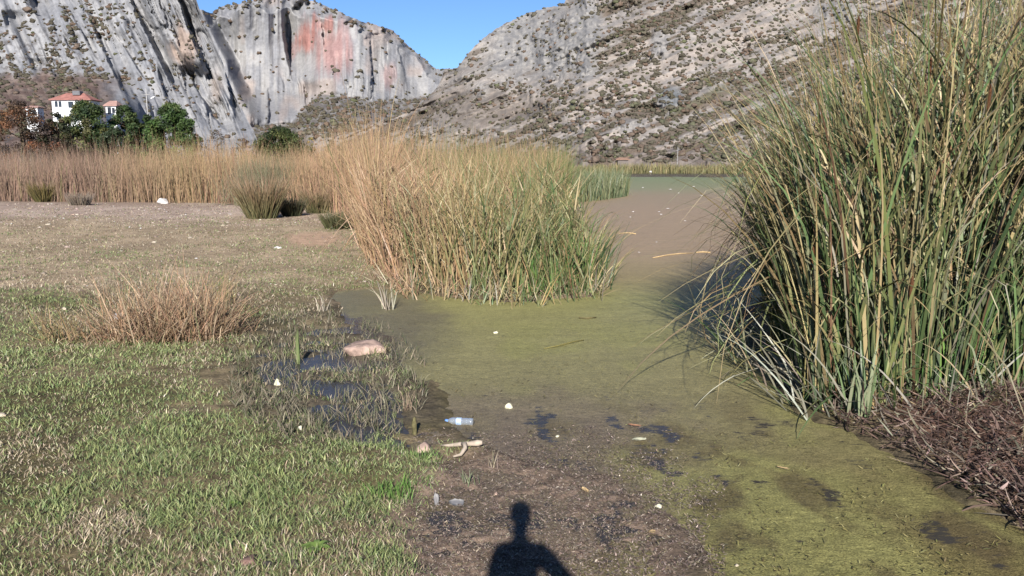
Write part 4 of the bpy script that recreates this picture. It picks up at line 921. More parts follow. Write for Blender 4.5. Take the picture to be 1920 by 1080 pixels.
# plastic bottle lying on the scum
def plastic():
    m, nt, b = mat_base('bottle_plastic'); b.inputs['Base Color'].default_value = (.34, .38, .43, 1); b.inputs['Roughness'].default_value = .12; b.inputs['Transmission Weight'].default_value = .55
    b.inputs['IOR'].default_value = 1.3; return m
M_pl = plastic()
bx0, by0 = grd(861, 794); rb = empty('plastic_bottle', (bx0, by0, .022), 0)
prof = [(-.15, .005), (-.149, .03), (-.14, .038), (-.11, .038), (-.10, .035), (-.09, .038), (-.05, .038), (-.04, .035), (-.03, .038), (.03, .038), (.04, .035), (.05, .038), (.08, .036), (.105, .024), (.115, .014), (.135, .014)]
V, a, b = tube_np([(x, 0, 0) for x, _ in prof], [r for _, r in prof], 16); obj('body', mesh_np('body', V, [a, b], None, True), M_pl, rb)
V, a, b = tube_np([(x, 0, 0) for x in (.118, .12, .148, .15)], [.012, .0175, .0175, .012], 16); obj('cap', mesh_np('cap', V, [a, b], None, True), flat_mat('bottle_cap', (.10, .22, .5), .4, .4, 40), rb)
V, a, b = tube_np([(x, 0, 0) for x in (-.028, -.026, .026, .028)], [.0375, .0392, .0392, .0375], 16); obj('paper_label', mesh_np('paper_label', V, [a, b], None, True), flat_mat('bottle_label', (.38, .5, .72), .5, .3, 35, .6, 1.3), rb)
rb.rotation_euler = (.2, 0.02, math.radians(168)); rb.scale = (.95, .95, .95)
tag(rb, 'clear plastic bottle lying on the scum at the edge of the mud', 'bottle')

# driftwood: curved forked branch
M_wood = flat_mat('driftwood', gnd((176, 162, 146), .8), .85, .15, 14, .7, 1.2, .6, .01)
X, Y = grd(868, 850); rd = empty('driftwood', (X, Y, max(gz1(X, Y), 0) + .012))
V, a, b = tube_np([(-.20, .07, .0), (-.12, .03, .015), (-.03, .015, .03), (.06, .03, .03), (.13, .035, .035), (.17, .03, .04)], [.008, .014, .02, .022, .03, .018], 8); obj('branch', mesh_np('branch', V, [a, b], None, True), M_wood, rd)
V, a, b = tube_np([(-.01, .02, .03), (.02, -.03, .05), (.025, -.1, .035), (-.01, -.16, .0), (-.07, -.19, -.005)], [.018, .02, .019, .015, .008], 8); obj('branch', mesh_np('branch', V, [a, b], None, True), M_wood, rd)
tag(rd, 'pale forked piece of driftwood on the mud below the bottle', 'driftwood')
# mossy stub
X, Y = grd(777, 815); M_moss = flat_mat('moss', gnd((112, 106, 76), .75), .95, .05, 25, .6, 1.3, .9, .02)
V, a, b = tube_np([(0, 0, -.03), (.004, 0, .03), (-.004, 0, .1), (.003, 0, .15), (0, 0, .165)], [.028, .024, .022, .018, .006], 9)
V += .004 * RNG.standard_normal(V.shape); tag(obj('mossy_stub', mesh_np('mossy_stub', V, [a, b], None, True), M_moss, None, (X, Y, gz1(X, Y))), 'short mossy stub standing upright behind the small pink stone', 'stump')
# torn plastic scraps
M_scrap = flat_mat('grey_scrap', gnd((138, 136, 136), .75), .5, .3, 20)
def scrap(px, py, w, h, tilt, label, seed, mat=M_scrap, name='plastic_scrap', cat='scrap', rz=0):
    X, Y = grd(px, py); r = np.random.default_rng(seed); n = 7
    U, Vv = np.meshgrid(np.linspace(-1, 1, n), np.linspace(-1, 1, 5), indexing='ij')
    e = 1 - .35 * np.abs(U) ** 2
    x = U * w * .5 + r.normal(0, .05 * w, U.shape); y = Vv * h * .5 * e + r.normal(0, .06 * h, U.shape); z = .012 + .18 * h * np.abs(fbm(U * 1.5, Vv * 1.5, 2, seed)) + r.random(U.shape) * .004
    top = np.stack([x, y, z], -1).reshape(-1, 3); bot = top - np.array([0, 0, .003]); idx = np.arange(n * 5).reshape(n, 5)
    q1 = quads(idx); k2 = n * 5
    rim = list(idx[:, 0]) + list(idx[-1, 1:]) + list(idx[-2::-1, -1]) + list(idx[0, -2:0:-1])
    side = np.array([(rim[i], rim[(i + 1) % len(rim)], rim[(i + 1) % len(rim)] + k2, rim[i] + k2) for i in range(len(rim))])
    o = obj(name, mesh_np(name, np.vstack([top, bot]), [q1, q1[:, ::-1] + k2, side]), mat, None, (X, Y, max(gz1(X, Y), 0) + .003)); o.rotation_euler = (tilt, 0, rz)
    return tag(o, label, cat)
scrap(818, 942, .035, .13, .75, 'narrow white plastic sliver standing in the mud', 1, rz=.2)
scrap(856, 946, .10, .08, .25, 'crumpled grey plastic scrap on the mud beside the white sliver', 2)
scrap(1199, 826, .12, .06, .02, 'pale torn scrap floating below the dark water streak', 3, flat_mat('pale_scrap', gnd((190, 188, 160)), .6, .2, 30))
M_dl = flat_mat('dead_leaf', gnd((186, 160, 120), .85), .8, .15, 30, .7, 1.2)
scrap(1097, 922, .035, .08, .1, 'curled yellow dead leaf on the mud right of the shadow head', 4, M_dl, 'dead_leaf', 'leaf', .5)
scrap(1222, 1000, .05, .03, .1, 'pale dead leaf on the dark mud right of the shadow arm', 5, M_dl, 'dead_leaf', 'leaf', .3)
scrap(1190, 800, .12, .03, .05, 'reddish dead leaf at the end of the dark water streak', 6, flat_mat('red_leaf', gnd((150, 112, 88)), .8, .1, 30), 'dead_leaf', 'leaf', -.4)
scrap(1468, 880, .09, .018, .05, 'small pale reed fragment on the weed below the cattails', 7, M_dl, 'reed_fragment', 'reed', -.5)
# floating reed stems and twig
def stem(pxs, r, label, name='floating_reed', mat=None, cat='reed', z=.012, lift=None):
    P = [grd(*p) for p in pxs]; X0, Y0 = P[0]
    pts = [(x - X0, y - Y0, z + (lift[i] if lift else 0)) for i, (x, y) in enumerate(P)]
    V, a, b = tube_np(pts, r, 5); return tag(obj(name, mesh_np(name, V, [a, b], None, True), mat or M_dl, None, (X0, Y0, 0)), label, cat)
stem([(1224, 484), (1250, 479), (1275, 476), (1300, 475)], [.012, .018, .018, .01], 'long pale reed leaf floating on the brown water between the reeds')
stem([(1305, 474), (1318, 473), (1332, 474)], [.015, .03, .015], 'short pale reed piece floating beside the cattails')
stem([(1160, 438), (1178, 437), (1192, 439)], [.01, .02, .025], 'pale reed piece floating right of the middle reeds')
stem([(1020, 655), (1050, 649), (1075, 642), (1095, 639)], [.008, .011, .01, .006], 'dark thin twig floating in the middle of the green weed', 'floating_twig', flat_mat('wet_twig', gnd((110, 104, 62)), .8, .2, 30), 'twig')
stem([(1085, 597), (1102, 598), (1118, 596)], [.01, .014, .008], 'small dark twig floating below the middle reeds', 'floating_twig', flat_mat('wet_twig', gnd((96, 88, 60)), .8, .2, 30), 'twig')
wf = [(1257, 355), (1272, 362), (1316, 367), (1358, 364), (1252, 391), (1187, 397), (1236, 397), (1284, 414), (1182, 407), (1231, 454), (1198, 473), (1240, 402), (1300, 350), (1205, 352)]
for i, (x, y) in enumerate(wf):
    X, Y = grd(x, y); o = obj('floating_scrap', pmeshes[i % 4], M_foam, None, (X, Y, .0)); s = .55 * (Y / 18); o.scale = (s * random.uniform(.8, 1.6), s * 1.2, s * .5); o.rotation_euler = (0, 0, random.uniform(0, 6))
    tag(o, 'tiny pale scrap floating far out on the brown water', 'scrap', 'pale scraps floating on the lake')

# dry sprigs, green shoot, weed with broad leaves
def sprig(px, py, n, h, cols, label, name, cat, spread=.35, w=.014, kink=.4, r0=.06, lean0=.0, bend=.25, z=0.0):
    X, Y = grd(px, py); root = empty(name, (X, Y, max(gz1(X, Y), -.01) + z)); tag(root, label, cat)
    a = RNG.uniform(0, 6.28, n); c = pal(n, cols, [1] * len(cols), .12, upr, KR)
    p = blades(np.column_stack([RNG.normal(0, r0, n), RNG.normal(0, r0, n), np.zeros(n)]), h * RNG.uniform(.5, 1.1, n), np.full(n, w), a, lean0 + np.abs(RNG.normal(spread * .6, spread * .5, n)), np.abs(RNG.normal(bend, bend, n)), 6, c, c,
               np.where(RNG.random(n) < kink, RNG.uniform(.4, .7, n), 2.), RNG.uniform(.5, 1.4, n), face=RNG.uniform(-1, 1, n))
    leaves_l(p, range(n), M_dry, root)
DRY = [(196, 184, 164), (176, 162, 140), (206, 192, 166)]
sprig(725, 580, 14, .62, DRY, 'bleached dry reed sprig standing in grey water below the reeds', 'dry_sprig', 'sprig', .4, .018)
sprig(606, 588, 10, .42, DRY, 'bleached dry sprig at the corner of the grass and the inlet', 'dry_sprig', 'sprig', .45, .016)
sprig(765, 770, 22, .26, [(150, 128, 104), (176, 152, 124)], 'dry brown twiggy tuft behind the mossy stub', 'dry_sprig', 'sprig', .5, .008, .5, .04)
sprig(925, 880, 14, .20, [(150, 132, 110), (180, 164, 140)], 'fan of pale twigs on the mud above the shadow', 'dry_sprig', 'sprig', .8, .008, .3, .04)
sprig(745, 500, 10, .8, [(176, 140, 108), (190, 160, 124)], 'tall thin dry sprig at the edge of the pink reeds', 'dry_sprig', 'sprig', .2, .016)
sprig(557, 682, 9, .55, [(128, 150, 84), (150, 160, 100)], 'single green shoot rising from the marsh puddles', 'green_shoot', 'shoot', .05, .02, 0, .02, 0, .05)
sprig(880, 912, 16, .13, [(150, 156, 124), (120, 128, 92)], 'grey green grass tuft on the mud beside the plastic scrap', 'grass_tuft', 'grass', .7, .008, .1, .05)
sprig(705, 664, 60, .12, [(120, 136, 74), (150, 146, 96), (176, 160, 120)], 'grass tuft growing against the broad pinkish stone', 'grass_tuft', 'grass', .6, .008, .1, .12)
sprig(668, 650, 30, .2, [(150, 140, 112), (120, 120, 80)], 'thin faded grass tuft on the far side of the broad pinkish stone', 'grass_tuft', 'grass', .5, .009, .2, .08)
sprig(735, 935, 110, .13, [(112, 156, 62), (128, 164, 76), (96, 138, 56)], 'bright green grass tuft at the edge of the mud', 'grass_tuft', 'grass', .5, .007, 0, .09)
sprig(795, 868, 70, .09, [(112, 150, 66), (128, 156, 80)], 'bright green grass tuft below the small pink stone', 'grass_tuft', 'grass', .5, .007, 0, .07)
sprig(420, 580, 40, .75, [(120, 124, 70), (150, 140, 88), (176, 152, 108)], 'tall thin olive stems behind the dry sedge', 'tall_grass_tuft', 'grass', .25, .01, .2, .12)
M_weed = flat_mat('weed_leaf', gnd((110, 132, 66), .75), .55, .3, 20)
def broad_weed(px, py, n, L, label):
    X, Y = grd(px, py); root = empty('broad_leaved_weed', (X, Y, gz1(X, Y) + .01)); tag(root, label, 'weed')
    for i in range(n):
        a = 6.283 * i / n + random.uniform(-.3, .3); l = L * random.uniform(.7, 1.1); t = np.linspace(0, 1, 6); w = l * .17 * np.sin(np.pi * np.clip(t * .9 + .06, 0, 1))
        zz = l * (.55 * t - .45 * t * t) ; rr_ = l * t * .85
        Vv = np.concatenate([np.stack([rr_ * math.cos(a) - s * w * math.sin(a), rr_ * math.sin(a) + s * w * math.cos(a), zz + abs(s) * w * .35], -1) for s in (-1, 0, 1)])
        q_ = [(k, k + 1, 6 * (m + 1) + k - 6 * m + 6 * m + 1 if False else k + 7, k + 6) for m in (0,) for k in range(5)] + [(k + 6, k + 7, k + 13, k + 12) for k in range(5)]
        obj('leaf', mesh_np('leaf', Vv, np.array(q_), None, True), M_weed, root)
broad_weed(594, 1066, 13, .11, 'broad leaved green weed at the bottom edge of the grass')
broad_weed(440, 975, 9, .08, 'small broad leaved weed in the grass above the straw patch')

# ------------------------------------------------------------------ trees and bushes behind the reed bed
def tree(name, px, ytop, Y, width_px, label, cols, cat='tree', n_cl=70, per=70, leaf=.27, shape='round', trunk=True, dens=1.0, group=None):
    top = at(px, ytop, Y); X = top.x; z0 = max(gz1(X, Y), 0); H = top.z - z0; R = width_px / F_PX * Y * .5
    root = empty(name, (X, Y, z0)); tag(root, label, cat, group)
    tpts = [(0, 0, -.2), (.1, .05, H * .3), (0, .1, H * .6), (.05, 0, H * .85)]; V, a, b = tube_np(tpts, [H * .022 + .05, H * .018 + .03, H * .012 + .02, .02], 7)
    tr = obj('trunk', mesh_np('trunk', V, [a, b], None, True), M_bark, root)
    for i in range(7):
        z = H * RNG.uniform(.25, .75); an = RNG.uniform(0, 6.28); l = R * RNG.uniform(.5, .9)
        V, a, b = tube_np([(0, 0, z), (l * .5 * math.cos(an), l * .5 * math.sin(an), z + l * .25), (l * math.cos(an), l * math.sin(an), z + l * .45)], [.06, .04, .015], 5); obj('limb', mesh_np('limb', V, [a, b], None, True), M_bark, tr)
    # clumps on an uneven crown
    u_ = RNG.random(n_cl); an = RNG.uniform(0, 6.28, n_cl); zf = np.clip(RNG.beta(1.3, 1.1, n_cl), .02, .98)
    prof_ = np.interp(zf, [0, .12, .35, .65, .85, 1], [.55, .85, 1, .8, .5, .12]) if shape == 'round' else np.interp(zf, [0, .15, .5, 1], [.8, 1, .68, .06])
    rad = R * prof_ * np.sqrt(RNG.uniform(.3, 1.0, n_cl))
    cc_ = np.column_stack([rad * np.cos(an), rad * np.sin(an), H * (.12 + .84 * zf)]); cr = R * RNG.uniform(.17, .32, n_cl) * (1.1 - .4 * zf)
    n = int(n_cl * per * dens); ci = RNG.integers(0, n_cl, n); d = RNG.standard_normal((n, 3)); d /= np.linalg.norm(d, axis=1)[:, None]
    p_ = cc_[ci] + d * cr[ci][:, None] * (RNG.random(n) ** .45)[:, None] * np.array([1, 1, .8])
    e1 = RNG.standard_normal((n, 3)); e1 /= np.linalg.norm(e1, axis=1)[:, None]; e2 = np.cross(e1, d + .3 * RNG.standard_normal((n, 3))); e2 /= np.linalg.norm(e2, axis=1)[:, None] + 1e-6
    s_ = leaf * RNG.uniform(.6, 1.3, n)[:, None]
    V = np.stack([p_ - e1 * s_ * .5 - e2 * s_ * .12, p_ + e1 * s_ * .5 - e2 * s_ * .3 * 0, p_ + e2 * s_ * .42 + e1 * s_ * .1], 1).reshape(-1, 3)
    c = pal(n_cl, cols, [1] * len(cols), .18, gnd, .52)[ci] * np.exp(.15 * RNG.standard_normal((n, 1)))
    obj('crown', mesh_np('crown', V, np.arange(3 * n).reshape(-1, 3), np.repeat(c, 3, 0)), M_leafy, root)
PINE = [(84, 108, 52), (70, 96, 46), (104, 122, 58), (60, 82, 44)]; GP = 'dark pines behind the reed bed'
tree('pine_tree', 158, 186, 82, 116, 'dark pine with a pointed top in front of the white house', [(84, 104, 50), (72, 94, 46), (118, 120, 62), (58, 80, 44)], n_cl=170, per=140, shape='round', group=GP)
tree('pine_tree', 234, 194, 86, 78, 'dark pine second from the white house, narrower than its neighbours', PINE, n_cl=95, per=130, group=GP)
tree('pine_tree', 320, 190, 84, 108, 'widest rounded pine, last of the row away from the house', [(92, 122, 54), (78, 106, 48), (108, 130, 60), (66, 92, 46)], n_cl=140, per=130, group=GP)
tree('pine_tree', 274, 212, 88, 70, 'low dark pine filling the gap between two taller pines', [(66, 90, 44), (58, 80, 42)], n_cl=70, per=130, group=GP)
tree('pine_tree', 212, 236, 76, 70, 'low dull pine at the foot of the row by the house', [(74, 88, 56), (62, 78, 48)], n_cl=60, per=70, group=GP)
tree('olive_bush', 104, 207, 74, 70, 'dark olive bush between the brown tree and the white house', [(84, 88, 54), (70, 74, 48), (96, 80, 56)], 'bush', 60, 60)
tree('autumn_tree', 34, 184, 72, 130, 'brown autumn tree with rusty leaves at the left edge', [(120, 88, 62), (146, 96, 58), (98, 80, 62), (84, 70, 58)], 'tree', 130, 95, .2)
tree('autumn_bush', 58, 262, 64, 40, 'small bush with orange brown leaves below the autumn tree', [(160, 96, 50), (130, 84, 52)], 'bush', 26, 40, .15)
tree('round_bush', 524, 238, 72, 128, 'round green bush standing behind the gap in the reeds', [(84, 98, 46), (72, 88, 42), (104, 112, 52), (60, 72, 40)], 'bush', 170, 120, .2)
tree('yellow_bush', 582, 254, 74, 34, 'small yellow bush just right of the round green bush', [(176, 156, 74), (150, 140, 70)], 'bush', 24, 50, .16)
tree('low_bush', 622, 258, 80, 56, 'low olive bush behind the golden reeds', [(96, 104, 62), (84, 92, 58)], 'bush', 40, 50, .18)
tree('rusty_bush', 452, 252, 92, 52, 'low rusty brown bush under the cliff beside the round bush', [(128, 104, 84), (112, 96, 76)], 'bush', 40, 60, .18)
tree('grey_bush', 405, 240, 90, 66, 'low grey leafless bush between the pines and the round bush', [(120, 110, 98), (104, 96, 84)], 'bush', 40, 40, .16)
def twigs(name, px, py, Y, n, h, w, spread, cols, label, cat='bush'):
    p = at(px, py, Y); X = p.x; z0 = max(gz1(X, Y), 0); root = empty(name, (X, Y, z0)); tag(root, label, cat)
    c = pal(n, cols, [1] * len(cols), .15, upr, KR)
    pp = blades(np.column_stack([RNG.normal(0, spread, n), RNG.normal(0, spread * .5, n), np.zeros(n)]), h * RNG.uniform(.5, 1.1, n), np.full(n, w), RNG.uniform(0, 6.28, n), np.abs(RNG.normal(.2, .2, n)), np.abs(RNG.normal(.2, .2, n)), 5, c, c, face=RNG.uniform(-1, 1, n))
    o = join('twigs', [pp], M_dry, root); o['kind'] = 'stuff'
twigs('tamarisk', 506, 330, 45.5, 1500, 2.9, .02, 1.15, [(138, 138, 100), (120, 124, 90), (150, 144, 108), (160, 136, 110)], 'feathery grey green tamarisk in the gap of the reed bed')
twigs('bare_bush', 110, 330, 60, 500, 3.4, .03, 2.4, [(140, 124, 108), (116, 100, 86)], 'bare grey twiggy bush between the autumn tree and the reeds')
twigs('bare_bush', 20, 345, 55, 500, 3.6, .03, 2.0, [(128, 108, 92), (150, 130, 112)], 'bare brown twiggy bush at the left edge, in front of the autumn tree')

# ------------------------------------------------------------------ houses and poles
M_wall = flat_mat('white_render', (.74, .74, .75), .85, .1, .6, .9, 1.05); M_roof = flat_mat('roof_tile', (.27, .125, .105), .85, .1, 1.2, .75, 1.2, .4, .05); M_roof2 = flat_mat('roof_tile_faded', (.32, .2, .17), .85, .1, 1.2, .75, 1.2)
M_dkglass = flat_mat('window_glass', (.03, .035, .045), .15, .5, 2); M_fr = flat_mat('window_frame', (.8, .8, .8), .6, .2, 3); M_grey = flat_mat('tank_grey', (.12, .12, .13), .5, .3, 3)
def hip(bm, x0, x1, y0, y1, z, h, ridge):
    """hip roof with a slab edge"""
    v = [bm.verts.new(c) for c in [(x0, y0, z), (x1, y0, z), (x1, y1, z), (x0, y1, z), (x0 + ridge, (y0 + y1) / 2, z + h), (x1 - ridge, (y0 + y1) / 2, z + h), (x0, y0, z - .15), (x1, y0, z - .15), (x1, y1, z - .15), (x0, y1, z - .15)]]
    for f in [(0, 1, 5, 4), (1, 2, 5), (2, 3, 4, 5), (3, 0, 4), (6, 7, 1, 0), (7, 8, 2, 1), (8, 9, 3, 2), (9, 6, 0, 3), (9, 8, 7, 6)]: bm.faces.new([v[i] for i in f])
def window(root, x, y, z, w, h, front=True):
    bm = bmesh.new()
    for (a0, a1, b0, b1) in [(-w / 2 - .08, w / 2 + .08, h / 2, h / 2 + .08), (-w / 2 - .08, w / 2 + .08, -h / 2 - .08, -h / 2), (-w / 2 - .08, -w / 2, -h / 2, h / 2), (w / 2, w / 2 + .08, -h / 2, h / 2)]:
        box(bm, x + a0, x + a1, y - .05, y + .02, z + b0, z + b1)
    f = bm_obj('window', bm, M_fr, root); bm = bmesh.new(); box(bm, x - w / 2, x + w / 2, y - .015, y + .03, z - h / 2, z + h / 2); bm_obj('pane', bm, M_dkglass, f)
def house(px0, px1, ybase, yeave, Y, deep, roof_h, label, wins, roofmat, tank=None, rz=0.0, name='house', ridge=None):
    a = at(px0, ybase, Y); b = at(px1, ybase, Y); W = b.x - a.x; zb = a.z; H = at(px0, yeave, Y).z - zb
    root = empty(name, ((a.x + b.x) / 2, Y, zb), rz); tag(root, label, 'house')
    bm = bmesh.new(); box(bm, -W / 2, W / 2, 0, deep, -8, H); bm_obj('wall', bm, M_wall, root)
    bm = bmesh.new(); hip(bm, -W / 2 - .45, W / 2 + .45, -.45, deep + .45, H + .16, roof_h, ridge or W * .32); rf = bm_obj('roof', bm, roofmat, root)
    for (fx, fz, w, h) in wins: window(root, -W / 2 + fx * W, 0, fz * H, w, h)
    if tank:
        bm = bmesh.new(); box(bm, tank[0] * W - W / 2, tank[1] * W - W / 2, deep * .2, deep * .55, H + roof_h * .75, H + roof_h + .55, .08); bm_obj('water_tank', bm, M_grey, rf)
    return root
house(101, 172, 240, 188, 185, 4.5, 1.6, 'two storey white house with a red hipped roof behind the pines', [(.12, .86, .7, 1.3), (.22, .86, .7, 1.3), (.84, .84, 1.0, 1.9), (.93, .84, 1.0, 1.9), (.16, .40, 1.2, 1.3), (.5, .84, 1.2, 1.4), (.5, .4, 1.2, 1.4), (.86, .4, 1.4, 1.8)], M_roof, (.5, .7))
house(201, 220, 240, 199, 195, 3, 1.2, 'narrow white annex with a faded roof beside the white house', [(.35, .8, .9, 1.6), (.75, .8, .7, 1.3)], M_roof2, ridge=.8)
house(50, 72, 225, 202, 190, 2.5, .4, 'low white house with a pale red roof behind the autumn tree', [(.72, .6, .9, 1.2), (.3, .6, .9, 1.2)], M_roof2)
M_pole = flat_mat('pole_grey', (.32, .31, .30), .7, .2, 3); M_poled = flat_mat('pole_dark', (.06, .055, .05), .8, .2, 3)
def pole(px, yb, yt, Y, r, mat, label, arm=None, name='utility_pole'):
    b = at(px, yb, Y); t = at(px, yt, Y); root = empty(name, (b.x, Y, b.z)); tag(root, label, 'pole'); H = t.z - b.z
    V, a, c = tube_np([(0, 0, -3), (0, 0, H * .5), (0, 0, H)], [r, r * .85, r * .6], 8); obj('mast', mesh_np('mast', V, [a, c], None, True), mat, root)
    if arm:
        V, a, c = tube_np([(-arm, 0, H * .82), (0, -.05, H * .82), (arm, 0, H * .84)], [.06, .07, .06], 6); obj('crossarm', mesh_np('crossarm', V, [a, c], None, True), mat, root)
pole(278, 232, 166, 170, .13, M_pole, 'grey utility pole with a crossarm between the house and the cliffs', .9)
bm = bmesh.new(); l_ = at(287, 184, 170); box(bm, -.45, .45, -.12, .12, -.1, .1, .04); o = bm_obj('lamp_head', bm, M_wall, [x for x in bpy.data.objects if x.name == 'utility_pole'][0]); o.location = (1.3, -.05, 5.3); o.rotation_euler = (0, -.5, 0)
pole(1087, 312, 262, 240, .10, M_poled, 'thin dark pole at the foot of the mountain by the middle reeds', .5)
pole(1270, 312, 275, 236, .09, M_pole, 'thin pale pole at the foot of the mountain across the lake', .5)
a_ = at(1168, 309, 238); rt = empty('shed', (a_.x, a_.y, a_.z - .6)); tag(rt, 'tiny shed with an orange brown roof on the far shore', 'shed')
bm = bmesh.new(); box(bm, -1.5, 1.5, 0, 2.4, -1.5, 2.0); bm_obj('wall', bm, flat_mat('shed_wall', (.14, .12, .11), .9, .1, 2), rt); bm = bmesh.new(); hip(bm, -2.1, 2.1, -.4, 2.8, 2.15, .6, 1.0); bm_obj('roof', bm, flat_mat('shed_roof', (.24, .15, .11), .9, .1, 2), rt)
a_ = at(1215, 316, 224); rt = obj('far_rock', pmeshes[1], M_white, None, (a_.x, 219.5, .4)); rt.scale = (9, 9, 9); tag(rt, 'white rock among the reeds on the far shore', 'rock')

# ------------------------------------------------------------------ the photographer, whose shadow falls on the mud
M_cloth = vc_mat('clothes', .85, .1)
FEET = (-.03, -.33, gz1(-.03, -.33))
rp = empty('person', FEET); tag(rp, 'person holding a phone up, seen only by the shadow on the mud', 'person')
hz = CAM_H - FEET[2]
J = {'pel': (0, 0, .92), 'bel': (0, .01, 1.06), 'che': (0, 0, 1.26), 'nk0': (0, .0, 1.42), 'nk1': (0, .015, 1.485), 'hd0': (0, .03, 1.54), 'hd1': (0, .03, 1.61), 'hd2': (0, .02, 1.665),
     'sl': (-.145, 0, 1.365), 'el': (-.17, .03, 1.08), 'wl': (-.05, .215, 1.16), 'hl': (-.045, .262, 1.215), 'sr': (.145, 0, 1.365), 'er': (.35, .02, 1.07), 'wr': (.13, .215, 1.16), 'hr': (.11, .262, 1.215),
     'hil': (-.09, 0, .87), 'kl': (-.11, .02, .48), 'al': (-.12, -.02, .08), 'tl': (-.13, .14, .03), 'hir': (.09, 0, .87), 'kr': (.11, .02, .48), 'ar': (.12, -.02, .08), 'tr': (.13, .14, .03)}
Rd = {'pel': (.13, .095), 'bel': (.115, .09), 'che': (.125, .095), 'nk0': (.075, .07), 'nk1': (.052, .055), 'hd0': (.066, .08), 'hd1': (.073, .092), 'hd2': (.05, .065), 'sl': (.052, .055), 'el': (.045, .045), 'wl': (.03, .03), 'hl': (.026, .036),
      'hil': (.088, .09), 'kl': (.06, .062), 'al': (.042, .045), 'tl': (.035, .03)}
for k_ in ('s', 'e', 'w', 'h', 'hi', 'k', 'a', 't'): Rd[k_ + 'r'] = Rd[k_ + 'l']
ED = [('pel', 'bel'), ('bel', 'che'), ('che', 'nk0'), ('nk0', 'nk1'), ('nk1', 'hd0'), ('hd0', 'hd1'), ('hd1', 'hd2'), ('che', 'sl'), ('sl', 'el'), ('el', 'wl'), ('wl', 'hl'), ('che', 'sr'), ('sr', 'er'), ('er', 'wr'), ('wr', 'hr'),
      ('pel', 'hil'), ('hil', 'kl'), ('kl', 'al'), ('al', 'tl'), ('pel', 'hir'), ('hir', 'kr'), ('kr', 'ar'), ('ar', 'tr')]
names = list(J); vs = [list(J[n_]) for n_ in names]; rads = [Rd[n_] for n_ in names]; es = [(names.index(a), names.index(b)) for a, b in ED]
for s_, hnd in ((-1, 'hl'), (1, 'hr')):                               # fingers curl round the phone
    h0 = J[hnd]
    for f in range(5):
        zf_ = h0[2] + .03 - .018 * f if f < 4 else h0[2] + .01
        i0 = names.index(hnd); L_ = [.035, .04, .037, .03, .03][f]
        tgt = [(h0[0] - s_ * .012, h0[1] + .03, zf_), (h0[0] - s_ * .03, h0[1] + .03 + L_ * .25, zf_ + .004), (h0[0] - s_ * .045, h0[1] + .025, zf_ + .006)] if f < 4 else [(h0[0] - s_ * .02, h0[1] - .025, zf_ + .02), (h0[0] - s_ * .042, h0[1] - .02, zf_ + .03)]
        for t_ in tgt: vs.append(list(t_)); rads.append((.0095, .0095)); es.append((i0, len(vs) - 1)); i0 = len(vs) - 1
me = bpy.data.meshes.new('body'); me.from_pydata(vs, es, []); body = obj('body', me, None, rp)
md = body.modifiers.new('skin', 'SKIN'); md.use_smooth_shade = True
for i, sv in enumerate(me.skin_vertices[0].data): sv.radius = rads[i]; sv.use_root = (i == 0)
body.modifiers.new('sub', 'SUBSURF').levels = 2; body.modifiers['sub'].render_levels = 2
m, nt, b = mat_base('person_surface'); tc = N(nt, 'ShaderNodeTexCoord'); sp = N(nt, 'ShaderNodeSeparateXYZ'); nt.links.new(tc.outputs['Object'], sp.inputs[0])
rmp = N(nt, 'ShaderNodeValToRGB'); rmp.color_ramp.interpolation = 'CONSTANT'; mr = N(nt, 'ShaderNodeMapRange'); mr.inputs[2].default_value = 1.75; nt.links.new(sp.outputs[2], mr.inputs[0]); nt.links.new(mr.outputs[0], rmp.inputs[0])
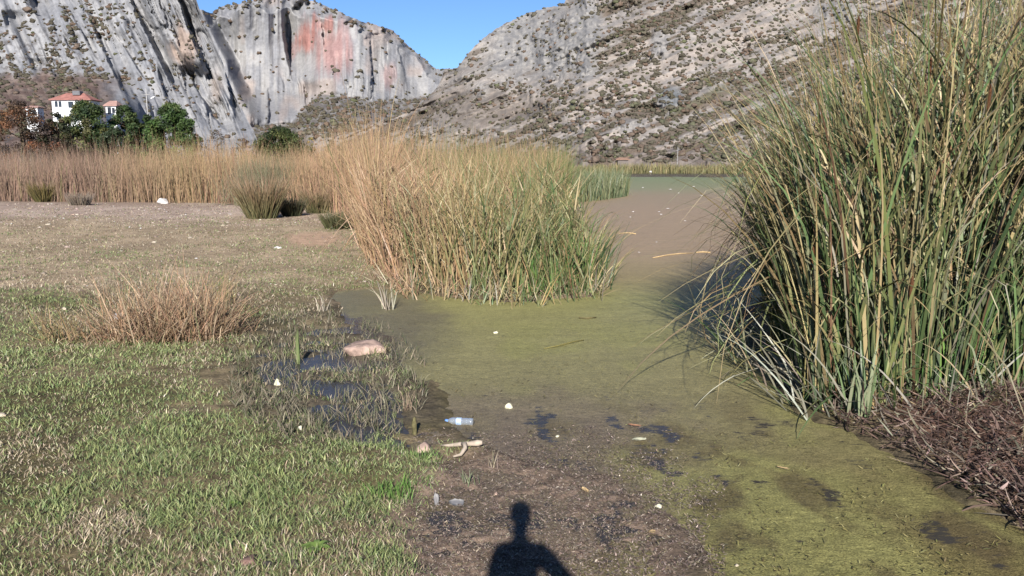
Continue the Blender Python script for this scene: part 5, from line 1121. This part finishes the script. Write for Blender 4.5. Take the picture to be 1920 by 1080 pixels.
cr_ = rmp.color_ramp.elements; cr_[0].position = 0; cr_[0].color = (.05, .045, .04, 1); cr_[1].position = .06; cr_[1].color = (.04, .05, .08, 1); e = cr_.new(.55); e.color = (.08, .09, .11, 1); e = cr_.new(.835); e.color = (.5, .33, .25, 1)
nt.links.new(rmp.outputs[0], b.inputs['Base Color']); b.inputs['Roughness'].default_value = .8; body.data.materials.append(m)
V = IV3 * np.array([.082, .098, .075]) + np.array([0, .012, 1.645]); V = V[:]; nzv = 1 + .05 * fbm(IV3[:, 0] * 4, IV3[:, 1] * 4 + IV3[:, 2] * 3, 3, 5)
fm = ~((IV3[IF3].mean(1)[:, 2] < -.1) & (IV3[IF3].mean(1)[:, 1] > -.2)); obj('hair', mesh_np('hair', V, IF3[fm], None, True), flat_mat('hair', (.03, .022, .018), .6, .3, 60), rp)
for s_ in (-1, 1):
    V = ico(2)[0] * np.array([.010, .012, .008]) + np.array([s_ * .028, .112, 1.585]); obj('eye', mesh_np('eye', V, ico(2)[1], None, True), flat_mat('eye', (.6, .6, .6), .3, .5, 5), rp)
    V = ico(2)[0] * np.array([.012, .022, .033]) + np.array([s_ * .074, .02, 1.577]); obj('ear', mesh_np('ear', V, ico(2)[1], None, True), flat_mat('skin', (.5, .33, .25), .6, .3, 30), rp)
V = ico(2)[0] * np.array([.013, .022, .024]) + np.array([0, .122, 1.56]); obj('nose', mesh_np('nose', V, ico(2)[1], None, True), flat_mat('skin', (.5, .33, .25), .6, .3, 30), rp)
V = ico(2)[0] * np.array([.024, .008, .007]) + np.array([0, .113, 1.522]); obj('mouth', mesh_np('mouth', V, ico(2)[1], None, True), flat_mat('lips', (.45, .2, .18), .5, .3, 30), rp)
ph = empty('phone', (0.0, -.03, CAM_H - .035)); tag(ph, 'dark phone held up in both hands by the photographer', 'phone')
bm = bmesh.new(); box(bm, -.078, .078, -.005, .005, -.037, .037, .003); bm_obj('case', bm, flat_mat('phone_black', (.02, .02, .022), .3, .5, 20), ph)
bm = bmesh.new(); box(bm, -.072, .072, -.0075, -.0055, -.033, .033); bm_obj('screen', bm, M_dkglass, ph)
print('objects', len(bpy.data.objects), 'tris', sum(len(o.data.loops) - 2 * len(o.data.polygons) for o in bpy.data.objects if o.type == 'MESH'))
